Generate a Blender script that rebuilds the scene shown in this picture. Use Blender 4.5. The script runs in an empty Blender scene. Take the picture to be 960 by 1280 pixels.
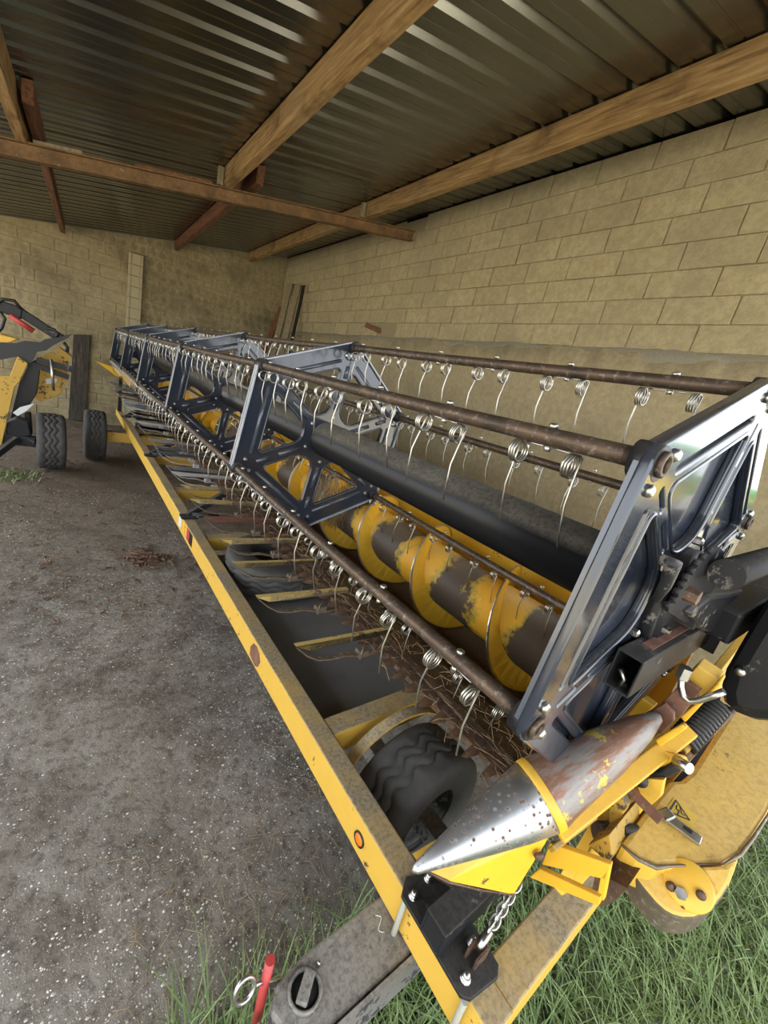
import bpy, math, random
from mathutils import Vector as V, Matrix as M4
random.seed(7)
PI = math.pi
S = bpy.context.scene
COL = S.collection
# ------------------------------------------------------------------ camera
F_PX, YAW, PITCH, ROLL, HC = 504.2, 0.67056, 0.28268, 0.23148, 1.95
def cam_axes():
    f0 = V((math.sin(YAW), math.cos(YAW), 0)); r0 = V((math.cos(YAW), -math.sin(YAW), 0)); u0 = V((0, 0, 1))
    fw = f0*math.cos(PITCH) - u0*math.sin(PITCH); up = u0*math.cos(PITCH) + f0*math.sin(PITCH)
    return r0*math.cos(ROLL) + up*math.sin(ROLL), -r0*math.sin(ROLL) + up*math.cos(ROLL), fw
CR, CU, CF = cam_axes()
cd = bpy.data.cameras.new('camera'); cam = bpy.data.objects.new('camera', cd); COL.objects.link(cam)
cd.sensor_fit = 'HORIZONTAL'; cd.sensor_width = 36; cd.lens = F_PX/960*36; cd.clip_start = 0.02; cd.clip_end = 300
cam.matrix_world = M4(((CR.x, CU.x, -CF.x, 0), (CR.y, CU.y, -CF.y, 0), (CR.z, CU.z, -CF.z, HC), (0, 0, 0, 1)))
S.camera = cam
# ------------------------------------------------------------------ sky, sun, exposure
w = bpy.data.worlds.new('sky'); S.world = w; w.use_nodes = True
wn, wl = w.node_tree.nodes, w.node_tree.links
bg = wn['Background']; bg.inputs[1].default_value = 1.0
sky = wn.new('ShaderNodeTexSky'); sky.sky_type = 'NISHITA'; sky.sun_disc = False
sky.sun_elevation = math.radians(48); sky.sun_rotation = math.radians(25); sky.air_density = 1.2; sky.dust_density = 3.0
mx = wn.new('ShaderNodeMix'); mx.data_type = 'RGBA'; mx.inputs[0].default_value = 0.75
mul = wn.new('ShaderNodeMix'); mul.data_type = 'RGBA'; mul.blend_type = 'MULTIPLY'; mul.inputs[0].default_value = 1
wl.new(sky.outputs[0], mul.inputs[6]); mul.inputs[7].default_value = (0.10, 0.10, 0.10, 1)
wl.new(mul.outputs[2], mx.inputs[6]); mx.inputs[7].default_value = (0.95, 1.0, 1.06, 1)
wl.new(mx.outputs[2], bg.inputs[0])
sd = bpy.data.lights.new('sun', 'SUN'); sun = bpy.data.objects.new('sun', sd); COL.objects.link(sun)
sd.energy = 4.5; sd.angle = math.radians(3); sd.color = (1.0, 0.95, 0.86)
sun.rotation_euler = V((-0.25, -0.55, -0.80)).to_track_quat('-Z', 'Y').to_euler()
S.view_settings.view_transform = 'Standard'; S.view_settings.look = 'None'; S.view_settings.gamma = 1
S.view_settings.use_curve_mapping = False
S.view_settings.exposure = 2.3
# ------------------------------------------------------------------ pixel to point helper (header frame is turned by AZ)
AZ = 0.03566
def ray(px, py, loc=True):
    d = CR*((px-480)/F_PX) - CU*((py-640)/F_PX) + CF
    if loc: d = M4.Rotation(-AZ, 3, 'Z') @ d
    return d
def at(px, py, x=None, y=None, z=None, loc=True):
    d = ray(px, py, loc); o = V((0, 0, HC))
    t = x/d.x if x is not None else y/d.y if y is not None else (z-HC)/d.z
    return o + d*t
# ------------------------------------------------------------------ mesh builder
class MB:
    def __init__(s): s.v = []; s.f = []; s.sm = []; s.mi = []
    def add(s, vs, fs, smooth=False, mi=0):
        o = len(s.v); s.v += [tuple(p) for p in vs]
        for f in fs: s.f.append([i+o for i in f]); s.sm.append(smooth); s.mi.append(mi)
        return s
    def box(s, c, d, rot=None, mi=0):
        c = V(c); hx, hy, hz = d[0]/2, d[1]/2, d[2]/2
        vs = [V((a*hx, b*hy, e*hz)) for a in (-1, 1) for b in (-1, 1) for e in (-1, 1)]
        if rot is not None: vs = [rot @ p for p in vs]
        return s.add([p+c for p in vs], [(0, 1, 3, 2), (4, 6, 7, 5), (0, 4, 5, 1), (2, 3, 7, 6), (0, 2, 6, 4), (1, 5, 7, 3)], mi=mi)
    def frame(s, p, q, up):
        p, q = V(p), V(q); d = (q-p).normalized(); up = V(up); sd_ = d.cross(up).normalized(); up = sd_.cross(d).normalized()
        return p, q, d, sd_, up
    def bar(s, p, q, wd, ht, up=(0, 0, 1), mi=0):      # box beam from p to q
        p, q, d, sd_, up = s.frame(p, q, up)
        vs = [e + sd_*a*wd/2 + up*b*ht/2 for e in (p, q) for a in (-1, 1) for b in (-1, 1)]
        return s.add(vs, [(0, 1, 3, 2), (4, 6, 7, 5), (0, 4, 5, 1), (2, 3, 7, 6), (0, 2, 6, 4), (1, 5, 7, 3)], mi=mi)
    def hollow(s, p, q, wd, ht, t, up=(0, 0, 1), mi=0):  # open square tube
        p, q, d, sd_, up = s.frame(p, q, up)
        vs = [e + sd_*a*(wd/2-k) + up*b*(ht/2-k) for e in (p, q) for k in (0, t) for a, b in ((-1, -1), (1, -1), (1, 1), (-1, 1))]
        fs = []
        for i in range(4):
            j = (i+1) % 4
            fs += [(i, j, 8+j, 8+i), (4+j, 4+i, 12+i, 12+j), (j, i, 4+i, 4+j), (8+i, 8+j, 12+j, 12+i)]
        return s.add(vs, fs, mi=mi)
    def tube(s, path, r, n=8, closed=False, caps=True, smooth=True, mi=0):
        P = [V(p) for p in path]; m = len(P); rs = r if isinstance(r, (list, tuple)) else [r]*m
        T = []
        for i in range(m):
            a = P[(i-1) % m] if (closed or i > 0) else P[i]; b = P[(i+1) % m] if (closed or i < m-1) else P[i]
            t = (b-a); T.append(t.normalized() if t.length > 1e-9 else V((0, 0, 1)))
        ref = V((0, 0, 1)) if abs(T[0].z) < 0.9 else V((1, 0, 0))
        nrm = T[0].cross(ref).normalized(); vs = []
        for i in range(m):
            nrm = (nrm - T[i]*nrm.dot(T[i])).normalized(); bn = T[i].cross(nrm)
            for k in range(n):
                a = 2*PI*k/n; vs.append(P[i] + (nrm*math.cos(a) + bn*math.sin(a))*rs[i])
        fs = []
        for i in range(m if closed else m-1):
            for k in range(n):
                a, b = i*n+k, i*n+(k+1) % n; c, d = ((i+1) % m)*n+(k+1) % n, ((i+1) % m)*n+k
                fs.append((a, b, c, d))
        s.add(vs, fs, smooth, mi)
        if caps and not closed:
            o = len(s.v)-m*n
            s.f.append([o+k for k in reversed(range(n))]); s.sm.append(False); s.mi.append(mi)
            s.f.append([o+(m-1)*n+k for k in range(n)]); s.sm.append(False); s.mi.append(mi)
        return s
    def lathe(s, prof, c, ax, n=24, smooth=True, mi=0, a0=0, a1=2*PI, ref=None, ring=False):   # prof = [(r, h)], ax = axis
        c, ax = V(c), V(ax).normalized(); prof = list(prof)+[prof[0]] if ring else prof; rf = V(ref) if ref else (V((0, 0, 1)) if abs(ax.z) < 0.9 else V((1, 0, 0)))
        u = rf - ax*rf.dot(ax); u.normalize(); v_ = ax.cross(u); full = abs(a1-a0-2*PI) < 1e-6; k_ = n if full else n+1; vs = []
        for r, h in prof:
            for k in range(k_):
                a = a0 + (a1-a0)*k/n; vs.append(c + ax*h + (u*math.cos(a) + v_*math.sin(a))*r)
        fs = []
        for i in range(len(prof)-1):
            for k in range(n):
                k2 = (k+1) % k_; fs.append((i*k_+k, i*k_+k2, (i+1)*k_+k2, (i+1)*k_+k))
        s.add(vs, fs, smooth, mi); o = len(s.v)-len(vs)
        if full and not ring:
            if prof[0][0] > 1e-6: s.f.append([o+k for k in reversed(range(n))]); s.sm.append(False); s.mi.append(mi)
            if prof[-1][0] > 1e-6: s.f.append([o+(len(prof)-1)*n+k for k in range(n)]); s.sm.append(False); s.mi.append(mi)
        return s
    def cyl(s, p, q, r, n=16, r2=None, mi=0):
        p, q = V(p), V(q); L = (q-p).length
        return s.lathe([(r, 0), (r2 if r2 is not None else r, L)], p, q-p, n, mi=mi)
    def prism(s, pts, ext, mi=0):
        P = [V(p) for p in pts]; e = V(ext); n = len(P)
        s.add(P + [p+e for p in P], [list(range(n))[::-1], [n+i for i in range(n)]] + [(i, (i+1) % n, n+(i+1) % n, n+i) for i in range(n)], mi=mi)
        return s
    def quads(s, rows, smooth=True, mi=0, wrap=False):
        m = len(rows[0]); vs = [p for r in rows for p in r]; fs = []
        for i in range(len(rows)-1):
            for k in range(m if wrap else m-1):
                k2 = (k+1) % m; fs.append((i*m+k, i*m+k2, (i+1)*m+k2, (i+1)*m+k))
        return s.add(vs, fs, smooth, mi)
    def mesh(s, name):
        me = bpy.data.meshes.new(name); me.from_pydata(s.v, [], s.f); me.update()
        me.polygons.foreach_set('use_smooth', s.sm)
        if any(s.mi): me.polygons.foreach_set('material_index', s.mi)
        return me
def fixn(me):
    import bmesh
    b = bmesh.new(); b.from_mesh(me); bmesh.ops.recalc_face_normals(b, faces=b.faces); b.to_mesh(me); b.free(); return me
def link(name, data, parent=None, inv=None):
    o = bpy.data.objects.new(name, data); COL.objects.link(o)
    if parent is not None:
        o.parent = parent
        if inv is not None: o.matrix_parent_inverse = inv
    return o
def obj(name, mb, mats, parent=None, bevel=0, fix=True, inv=None, loc=None):
    me = mb.mesh(name) if isinstance(mb, MB) else mb
    if fix and isinstance(mb, MB): fixn(me)
    if not me.materials:
        for m in (mats if isinstance(mats, (list, tuple)) else [mats]): me.materials.append(m)
    if inv is None and parent is not None: inv = PINV.get(parent.name)
    o = link(name, me, parent, inv)
    if loc is not None: o.location = loc
    if bevel:
        b = o.modifiers.new('bevel', 'BEVEL'); b.width = bevel; b.segments = 2; b.limit_method = 'ANGLE'; b.angle_limit = math.radians(40); b.harden_normals = False
    return o
PINV = {}
def thing(name, label, cat, base=(0, 0, 0), rotz=0, group=None, frame=True):
    # empty at the thing's base; children keep coordinates of the frame turned by rotz about the origin
    o = bpy.data.objects.new(name, None); COL.objects.link(o); R = M4.Rotation(rotz, 4, 'Z')
    o.location = R @ V(base); o.rotation_euler = (0, 0, rotz); o.empty_display_size = 0.1
    o['label'] = label; o['category'] = cat
    if group: o['group'] = group
    PINV[o.name] = M4.Translation(-V(base)); return o
def tag(o, label, cat, group=None, kind=None):
    o['label'] = label; o['category'] = cat
    if group: o['group'] = group
    if kind: o['kind'] = kind
    return o
def struct(o): o['kind'] = 'structure'; return o
def plate2d(name, outline, holes, thick, bevel=0.0):   # flat plate with holes in the XZ plane; thickness along Y
    cu = bpy.data.curves.new(name, 'CURVE'); cu.dimensions = '2D'; cu.fill_mode = 'BOTH'; cu.extrude = thick/2 - bevel; cu.bevel_depth = bevel; cu.bevel_resolution = 1
    for poly in [outline] + holes:
        sp = cu.splines.new('POLY'); sp.points.add(len(poly)-1); sp.use_cyclic_u = True
        for p, (a, b) in zip(sp.points, poly): p.co = (a, b, 0, 1)
    o = bpy.data.objects.new(name, cu); COL.objects.link(o)
    dg = bpy.context.evaluated_depsgraph_get(); me = bpy.data.meshes.new_from_object(o.evaluated_get(dg))
    COL.objects.unlink(o); bpy.data.objects.remove(o); bpy.data.curves.remove(cu)
    for v_ in me.vertices: x, y, z = v_.co; v_.co = (x, z, y)
    me.flip_normals(); me.materials.clear(); me.name = name
    return me
def rounded(poly, rad, n=6):
    out = []; m = len(poly); P = [V((a, b)) for a, b in poly]
    for i in range(m):
        r = rad[i] if isinstance(rad, (list, tuple)) else rad
        a, b, c = P[i-1], P[i], P[(i+1) % m]; u, v_ = (a-b).normalized(), (c-b).normalized()
        ang = math.acos(max(-1, min(1, u.dot(v_)))); t = r/math.tan(ang/2); cen = b + (u+v_).normalized()*(r/math.sin(ang/2))
        s0, s1 = b+u*t-cen, b+v_*t-cen; a0 = math.atan2(s0.y, s0.x); a1 = math.atan2(s1.y, s1.x); da = (a1-a0+PI) % (2*PI)-PI
        out += [(cen.x+r*math.cos(a0+da*k/n), cen.y+r*math.sin(a0+da*k/n)) for k in range(n+1)]
    return out
# ------------------------------------------------------------------ materials
class N:
    def __init__(s, name):
        s.m = bpy.data.materials.new(name); s.m.use_nodes = True; s.n = s.m.node_tree.nodes; s.l = s.m.node_tree.links
        s.b = s.n['Principled BSDF']; s.tc = s.n.new('ShaderNodeTexCoord'); s.co = s.tc.outputs['Object']
    def inp(s, sock, val):
        if hasattr(val, 'links') or hasattr(val, 'is_linked'): s.l.new(val, sock)
        else: sock.default_value = val if not (isinstance(val, tuple) and len(val) == 3) else (*val, 1)
    def noise(s, scale, detail=4, rough=0.55, co=None, dist=0):
        t = s.n.new('ShaderNodeTexNoise'); t.inputs['Scale'].default_value = scale; t.inputs['Detail'].default_value = detail
        t.inputs['Roughness'].default_value = rough; t.inputs['Distortion'].default_value = dist; s.l.new(co or s.co, t.inputs['Vector']); return t.outputs[0]
    def vor(s, scale, co=None, feat='F1'):
        t = s.n.new('ShaderNodeTexVoronoi'); t.feature = feat; t.inputs['Scale'].default_value = scale; s.l.new(co or s.co, t.inputs['Vector']); return t
    def ramp(s, fac, *stops):
        r = s.n.new('ShaderNodeValToRGB'); e = r.color_ramp.elements
        while len(e) < len(stops): e.new(0.5)
        for k, (p, c) in zip(e, stops): k.position = p; k.color = (*c, 1) if isinstance(c, tuple) else (c, c, c, 1)
        s.l.new(fac, r.inputs[0]); return r.outputs[0]
    def mix(s, fac, a, b, mode='MIX'):
        m = s.n.new('ShaderNodeMix'); m.data_type = 'RGBA'; m.blend_type = mode
        s.inp(m.inputs[0], fac); s.inp(m.inputs[6], a); s.inp(m.inputs[7], b); return m.outputs[2]
    def math(s, op, a, b=0.0, c=None):
        m = s.n.new('ShaderNodeMath'); m.operation = op; s.inp(m.inputs[0], a); s.inp(m.inputs[1], b)
        if c is not None: s.inp(m.inputs[2], c)
        return m.outputs[0]
    def mapr(s, scale, rot=(0, 0, 0), co=None, loc=(0, 0, 0)):
        m = s.n.new('ShaderNodeMapping'); m.inputs['Scale'].default_value = scale; m.inputs['Rotation'].default_value = rot; m.inputs['Location'].default_value = loc
        s.l.new(co or s.co, m.inputs[0]); return m.outputs[0]
    def up(s):      # 0..1 how far the surface faces upwards
        g = s.n.new('ShaderNodeNewGeometry'); x = s.n.new('ShaderNodeSeparateXYZ'); s.l.new(g.outputs['Normal'], x.inputs[0]); return x.outputs[2]
    def rand(s): i = s.n.new('ShaderNodeObjectInfo'); return i.outputs['Random']
    def bump(s, h, strength=0.3, dist=0.01):
        b = s.n.new('ShaderNodeBump'); b.inputs['Strength'].default_value = strength; b.inputs['Distance'].default_value = dist
        s.l.new(h, b.inputs['Height']); s.l.new(b.outputs[0], s.b.inputs['Normal'])
    def out(s, col=None, rough=None, metal=None, spec=None, coat=None):
        if col is not None: s.inp(s.b.inputs['Base Color'], col)
        if rough is not None: s.inp(s.b.inputs['Roughness'], rough)
        if metal is not None: s.inp(s.b.inputs['Metallic'], metal)
        if spec is not None: s.inp(s.b.inputs['Specular IOR Level'], spec)
        if coat is not None: s.b.inputs['Coat Weight'].default_value = coat; s.b.inputs['Coat Roughness'].default_value = 0.08
        return s.m
DUST = (0.20, 0.16, 0.10)
def paint(name, col, rough=0.4, dust=0.5, chip=0.62, chipcol=(0.07, 0.045, 0.03), dustcol=DUST, metal=0.0, coat=None, scale=1.0, var=0.12, upr=(0.15, 0.85), spec=None, bmp=0.12):
    m = N(name); n1 = m.noise(9*scale, 6, 0.65); n2 = m.noise(38*scale, 5, 0.7)
    c = m.mix(n1, tuple(x*(1-var) for x in col), tuple(min(1, x*(1+var)) for x in col))
    cm = m.ramp(m.math('ADD', m.math('MULTIPLY', n1, 0.55), m.math('MULTIPLY', n2, 0.45)), (chip-0.015, 0.0), (chip+0.015, 1.0))
    c = m.mix(cm, c, chipcol)
    dm = m.math('MULTIPLY', m.ramp(m.up(), (upr[0], 0.0), (upr[1], 1.0)), m.ramp(m.noise(6*scale, 5, 0.6), (0.25, 0.55), (0.6, 1.0)))
    dm = m.math('MULTIPLY', dm, dust); c = m.mix(dm, c, m.mix(m.ramp(m.noise(70*scale, 4, 0.75), (0.36, 0.0), (0.56, 1.0)), tuple(x*0.55 for x in dustcol), tuple(x*1.1 for x in dustcol)))
    r = m.mix(m.math('MAXIMUM', cm, dm), (rough,)*3, (0.85,)*3)
    m.bump(m.mix(0.5, n2, cm), bmp, 0.004); return m.out(c, r, metal, spec=spec, coat=coat)
YEL = paint('yellow_paint', (0.78, 0.44, 0.03), 0.38, 0.30, 0.612, var=0.16)
YELC = paint('yellow_cover_paint', (0.72, 0.44, 0.06), 0.38, 0.55, 0.615, dustcol=(0.46, 0.33, 0.15), var=0.2)
YELT = paint('trailer_yellow_paint', (0.64, 0.385, 0.055), 0.5, 1.0, 0.615, dustcol=(0.31, 0.245, 0.15))
YELD = paint('dirty_yellow_paint', (0.50, 0.30, 0.04), 0.55, 0.8, 0.56)
NAVY = paint('navy_steel_paint', (0.022, 0.028, 0.042), 0.16, 0.22, 0.72, bmp=0.015, chipcol=(0.30, 0.30, 0.31), coat=0.6, dustcol=(0.17, 0.16, 0.15), var=0.3)
NAVYL = paint('navy_edge_sheen', (0.36, 0.39, 0.45), 0.28, 0.10, 0.60, chipcol=(0.45, 0.46, 0.48), coat=0.5, var=0.3)  # navy lightened; sky reflection on the rim flanges put into the colour
NAVYM = paint('navy_bead_sheen', (0.06, 0.07, 0.095), 0.22, 0.15, 0.66, chipcol=(0.30, 0.31, 0.33), coat=0.6, var=0.3)  # navy lightened a little; sheen on the pressed beads put into the colour
BLK = paint('black_paint', (0.016, 0.016, 0.018), 0.38, 0.30, 0.60, spec=0.25, chipcol=(0.15, 0.135, 0.12), dustcol=(0.15, 0.135, 0.115))
TUBEB = paint('black_tube_paint', (0.010, 0.010, 0.012), 0.32, 0.95, 0.75, spec=0.3, dustcol=(0.125, 0.112, 0.092), upr=(0.25, 0.45))
GREYP = paint('grey_beam_paint', (0.17, 0.16, 0.145), 0.6, 0.75, 0.53, chipcol=(0.03, 0.03, 0.035), dustcol=(0.29, 0.265, 0.225))
def rusty(name, c1=(0.055, 0.038, 0.028), c2=(0.16, 0.085, 0.045), c3=(0.20, 0.18, 0.16), rough=0.6, metal=0.3):
    m = N(name); a = m.noise(14, 6, 0.7); b = m.noise(60, 4, 0.7)
    c = m.mix(m.ramp(a, (0.35, 0.0), (0.65, 1.0)), c1, c2); c = m.mix(m.ramp(b, (0.56, 0.0), (0.66, 0.8)), c, c3)
    m.bump(b, 0.25, 0.004); return m.out(c, rough, metal)
RUST = rusty('rusty_steel'); BATM = rusty('bat_steel', (0.06, 0.045, 0.035), (0.13, 0.085, 0.055), (0.24, 0.22, 0.19), 0.5, 0.55)
RUSTR = rusty('red_rust', (0.11, 0.05, 0.03), (0.22, 0.10, 0.06), (0.2, 0.14, 0.11), 0.8, 0.0)
def metal(name, col, rough=0.3, var=0.25, sc=30):
    m = N(name); n = m.noise(sc, 4, 0.6); c = m.mix(n, tuple(x*(1-var) for x in col), tuple(min(1, x*(1+var)) for x in col)); return m.out(c, m.ramp(n, (0.3, rough*0.8), (0.8, rough*1.4)), 1.0)
ZINC = metal('zinc_steel', (0.50, 0.49, 0.46), 0.32); SPRING = metal('spring_steel', (0.50, 0.48, 0.43), 0.34)

def flat(name, col, rough=0.6, sc=25, var=0.2, metal=0.0, bump=0.1):
    m = N(name); n = m.noise(sc, 5, 0.6); c = m.mix(n, tuple(x*(1-var) for x in col), tuple(min(1, x*(1+var)) for x in col)); m.bump(n, bump, 0.003); return m.out(c, rough, metal)
RUBBER = flat('tyre_rubber', (0.055, 0.051, 0.046), 0.8, 14, 0.6); HOSE = flat('black_hose_rubber', (0.012, 0.012, 0.013), 0.5)
GALV = flat('lifter_galvanised_steel', (0.42, 0.42, 0.43), 0.35, 30, 0.3, metal=0.35)
REDP = flat('red_paint', (0.45, 0.05, 0.045), 0.45, 60, 0.3); PINK = paint('faded_red_paint', (0.33, 0.09, 0.075), 0.55, 0.3, 0.6)
AMBER = flat('amber_reflector_plastic', (0.85, 0.20, 0.02), 0.2); WHITE = flat('white_label', (0.62, 0.62, 0.62), 0.5, 60, 0.15)
DARK = flat('near_black', (0.012, 0.010, 0.009), 0.9); STRAW = flat('dry_straw', (0.30, 0.21, 0.11), 0.8, 8, 0.5)  # near-black also stands in for shade in hollows and the roof gap
# ================================================================== SETTING (shed frame = world axes)
XW, YB, SL, ZC = 3.80, 10.58, 0.215, 4.40
def zroof(x): return ZC - SL*(XW-x)
# ---- block materials
def blockmat(name, c1, c2, stain, cells):
    m = N(name); g = m.n.new('ShaderNodeNewGeometry').outputs['Position']; r = m.rand()
    a = m.noise(3.0, 5, 0.6, g); b = m.noise(90, 3, 0.7, g)
    c = m.mix(m.ramp(a, (0.3, 0.0), (0.7, 1.0)), c1, c2); c = m.mix(m.math('MULTIPLY', r, 0.45), c, tuple(x*0.72 for x in c2))
    if cells:   # damp hollow cores showing through the block face
        sx = m.n.new('ShaderNodeSeparateXYZ'); m.l.new(m.co, sx.inputs[0])
        ph = m.math('ABSOLUTE', m.math('COSINE', m.math('MULTIPLY', sx.outputs[0], PI/0.165))); vz = m.math('ABSOLUTE', m.math('MULTIPLY', sx.outputs[2], 10.0))
        cell = m.math('SUBTRACT', ph, m.math('MULTIPLY', vz, 0.75)); cell = m.math('ADD', cell, m.math('MULTIPLY', m.math('SUBTRACT', m.noise(7, 4, 0.6, g), 0.5), 3.0))
        msk = m.math('MULTIPLY', m.ramp(cell, (0.28, 0.0), (0.70, 1.0)), m.ramp(m.noise(0.8, 3, 0.5, g), (0.40, 0.0), (0.62, 0.5)))
        c = m.mix(msk, c, stain)
    c = m.mix(m.ramp(m.noise(18, 5, 0.75, g), (0.42, 0.45), (0.58, 0.0)), c, tuple(x*0.62 for x in c1))
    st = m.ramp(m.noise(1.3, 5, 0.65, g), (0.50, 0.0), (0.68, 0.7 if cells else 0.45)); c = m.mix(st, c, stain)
    c = m.mix(m.ramp(b, (0.60, 0.0), (0.72, 0.5)), c, tuple(x*0.55 for x in c1))
    m.bump(m.mix(0.5, m.mix(0.35, m.noise(140, 2, 0.7, g), b), m.noise(22, 5, 0.75, g)), 0.8, 0.012); return m.out(c, 0.92, spec=0.2)
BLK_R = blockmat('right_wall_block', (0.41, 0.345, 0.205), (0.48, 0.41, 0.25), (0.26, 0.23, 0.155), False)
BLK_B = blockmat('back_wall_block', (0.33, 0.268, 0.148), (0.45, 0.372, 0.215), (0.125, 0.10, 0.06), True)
MORT = flat('mortar', (0.27, 0.225, 0.14), 0.95, 40, 0.25, bump=0.4)
PILM = flat('pilaster_concrete', (0.42, 0.36, 0.22), 0.9, 12, 0.12, bump=0.3)
PLAST = blockmat('rough_plaster', (0.44, 0.362, 0.215), (0.52, 0.432, 0.265), (0.27, 0.225, 0.14), False)
GREYM = flat('grey_mortar_smear', (0.27, 0.245, 0.18), 0.95, 60, 0.3, bump=0.5)
def clip(poly, a, b, c):      # keep a*x+b*z <= c
    out = []
    for i in range(len(poly)):
        p, q = poly[i], poly[(i+1) % len(poly)]; dp, dq = a*p[0]+b*p[1]-c, a*q[0]+b*q[1]-c
        if dp <= 0: out.append(p)
        if dp*dq < 0: t = dp/(dp-dq); out.append((p[0]+(q[0]-p[0])*t, p[1]+(q[1]-p[1])*t))
    return out
def block_mesh(poly, rng, dep=0.014):   # face polygon (u, z) about its centre -> chamfered slab, front towards -n (local -Y)
    n = len(poly); cx = sum(p[0] for p in poly)/n; cz = sum(p[1] for p in poly)/n; vs = []
    for u, z in poly: vs.append((u, dep, z))
    for u, z in poly: vs.append((u+rng.uniform(-.003, .003), 0.004, z+rng.uniform(-.003, .003)))
    for u, z in poly:
        du, dz = cx-u, cz-z; l = math.hypot(du, dz); vs.append((u+du/l*0.004+rng.uniform(-.002, .002), 0.0, z+dz/l*0.004))
    fs = [[2*n+i for i in range(n)]]
    for k in (0, 1): fs += [(k*n+i, k*n+(i+1) % n, (k+1)*n+(i+1) % n, (k+1)*n+i) for i in range(n)]
    me = bpy.data.meshes.new('block'); me.from_pydata(vs, [], fs); fixn(me); return me
rng = random.Random(3)
L_, H_, J = 0.505, 0.2034, 0.0042
full = [(-L_/2+J, -H_/2+J), (L_/2-J, -H_/2+J), (L_/2-J, H_/2-J), (-L_/2+J, H_/2-J)]
protoR = [block_mesh(full, rng) for _ in range(5)]; protoB = [block_mesh(full, rng) for _ in range(5)]
for me in protoR: me.materials.append(BLK_R)
for me in protoB: me.materials.append(BLK_B)
# ---- right wall
wr = struct(obj('wall_right', MB().box((XW+0.112, 5.415, 2.16), (0.2, 10.73, 4.42)), MORT)); wr.location = (0, 0, 0)
def put_block(parent, me, loc, rz):
    o = link('block', me, parent); o.location = loc; o.rotation_euler = (0, 0, rz); return o
for k in range(8):
    z = 2.767+H_*(k+0.5); y = 0.055; first = 0.25 if k % 2 else 0.44
    while y < YB-0.02:
        y1 = min(y+(first or L_), YB); first = 0
        hole = (k == 0 and y < 6.03 < y1) or (k == 7 and y < 5.45 < y1)
        if not hole:
            jit = rng.uniform(-.004, .003)
            if y1-y > 0.49: put_block(wr, rng.choice(protoR), (XW+jit, (y+y1)/2, z), -PI/2)
            elif y1-y > 0.06:
                h = (y1-y)/2-J; me = block_mesh([(-h, -H_/2+J), (h, -H_/2+J), (h, H_/2-J), (-h, H_/2-J)], rng); me.materials.append(BLK_R); put_block(wr, me, (XW+jit, (y+y1)/2, z), -PI/2)
        y = y1
# plaster below the blocks with a ragged top edge, and the grey smear above it
def ragged(y): return 2.735 + 0.02*math.sin(y*3.1) + 0.016*math.sin(y*9.7+1) + 0.012*math.sin(y*23.0+2) + rng.uniform(-.008, .008)
mb = MB(); rows = []; ys = [0.05+0.06*i for i in range(176)]
tops = [ragged(y) for y in ys]
for j in range(9):
    t = j/8; row = []
    for y, tz in zip(ys, tops):
        z = tz*(1-t); bulge = 0.006*math.sin(y*2.3+z*4) + 0.005*math.sin(y*5.1-z*7)
        row.append((XW-0.016+bulge - (0 if j else -0.006), y, z))
    rows.append(row)
mb.quads([[(XW+0.02, y, tz) for y, tz in zip(ys, tops)]] + rows)
pl = obj('plaster', mb, PLAST, wr)
mb = MB(); top2 = [2.772 + 0.012*math.sin(y*4.3) + rng.uniform(-.006, .006) for y in ys]
mb.quads([[(XW+0.02, y, a) for y, a in zip(ys, top2)], [(XW-0.004, y, a-0.004) for y, a in zip(ys, top2)], [(XW-0.006, y, b-0.03) for y, b in zip(ys, tops)]])
obj('mortar_smear', mb, GREYM, wr)
# ---- back wall
wb = struct(obj('wall_back', MB().prism([(-4.6, YB+0.012, -0.1), (XW+0.2, YB+0.012, -0.1), (XW+0.2, YB+0.012, zroof(XW+0.2)), (-4.6, YB+0.012, zroof(-4.6))], (0, 0.2, 0)), MORT))
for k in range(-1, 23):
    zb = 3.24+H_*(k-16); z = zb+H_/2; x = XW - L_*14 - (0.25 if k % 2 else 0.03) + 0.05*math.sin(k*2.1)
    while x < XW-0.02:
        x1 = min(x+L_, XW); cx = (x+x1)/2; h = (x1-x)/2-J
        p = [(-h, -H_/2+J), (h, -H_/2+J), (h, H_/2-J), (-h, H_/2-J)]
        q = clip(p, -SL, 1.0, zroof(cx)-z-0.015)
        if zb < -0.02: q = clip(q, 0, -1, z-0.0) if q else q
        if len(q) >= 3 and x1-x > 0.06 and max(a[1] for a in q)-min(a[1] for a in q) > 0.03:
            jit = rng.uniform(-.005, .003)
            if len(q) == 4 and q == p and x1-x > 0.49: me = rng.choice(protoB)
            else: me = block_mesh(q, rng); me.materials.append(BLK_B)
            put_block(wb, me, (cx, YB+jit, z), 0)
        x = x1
# pilaster of stacked cast pieces on the back wall
tr = struct(obj('trim_1', MB().box((0.77, YB-0.045, 1.71), (0.23, 0.085, 3.42)), MORT))
for k in range(17):
    z0 = 0.01+0.2*k; obj('block', MB().box((0.77, YB-0.06, z0+0.098), (0.15, 0.12, 0.19)), PILM, tr, 0.006)
    for s in (-1, 1): obj('block', MB().box((0.77+s*0.1, YB-0.064, z0+0.098), (0.045, 0.128, 0.19)), PILM, tr, 0.006)
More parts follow.
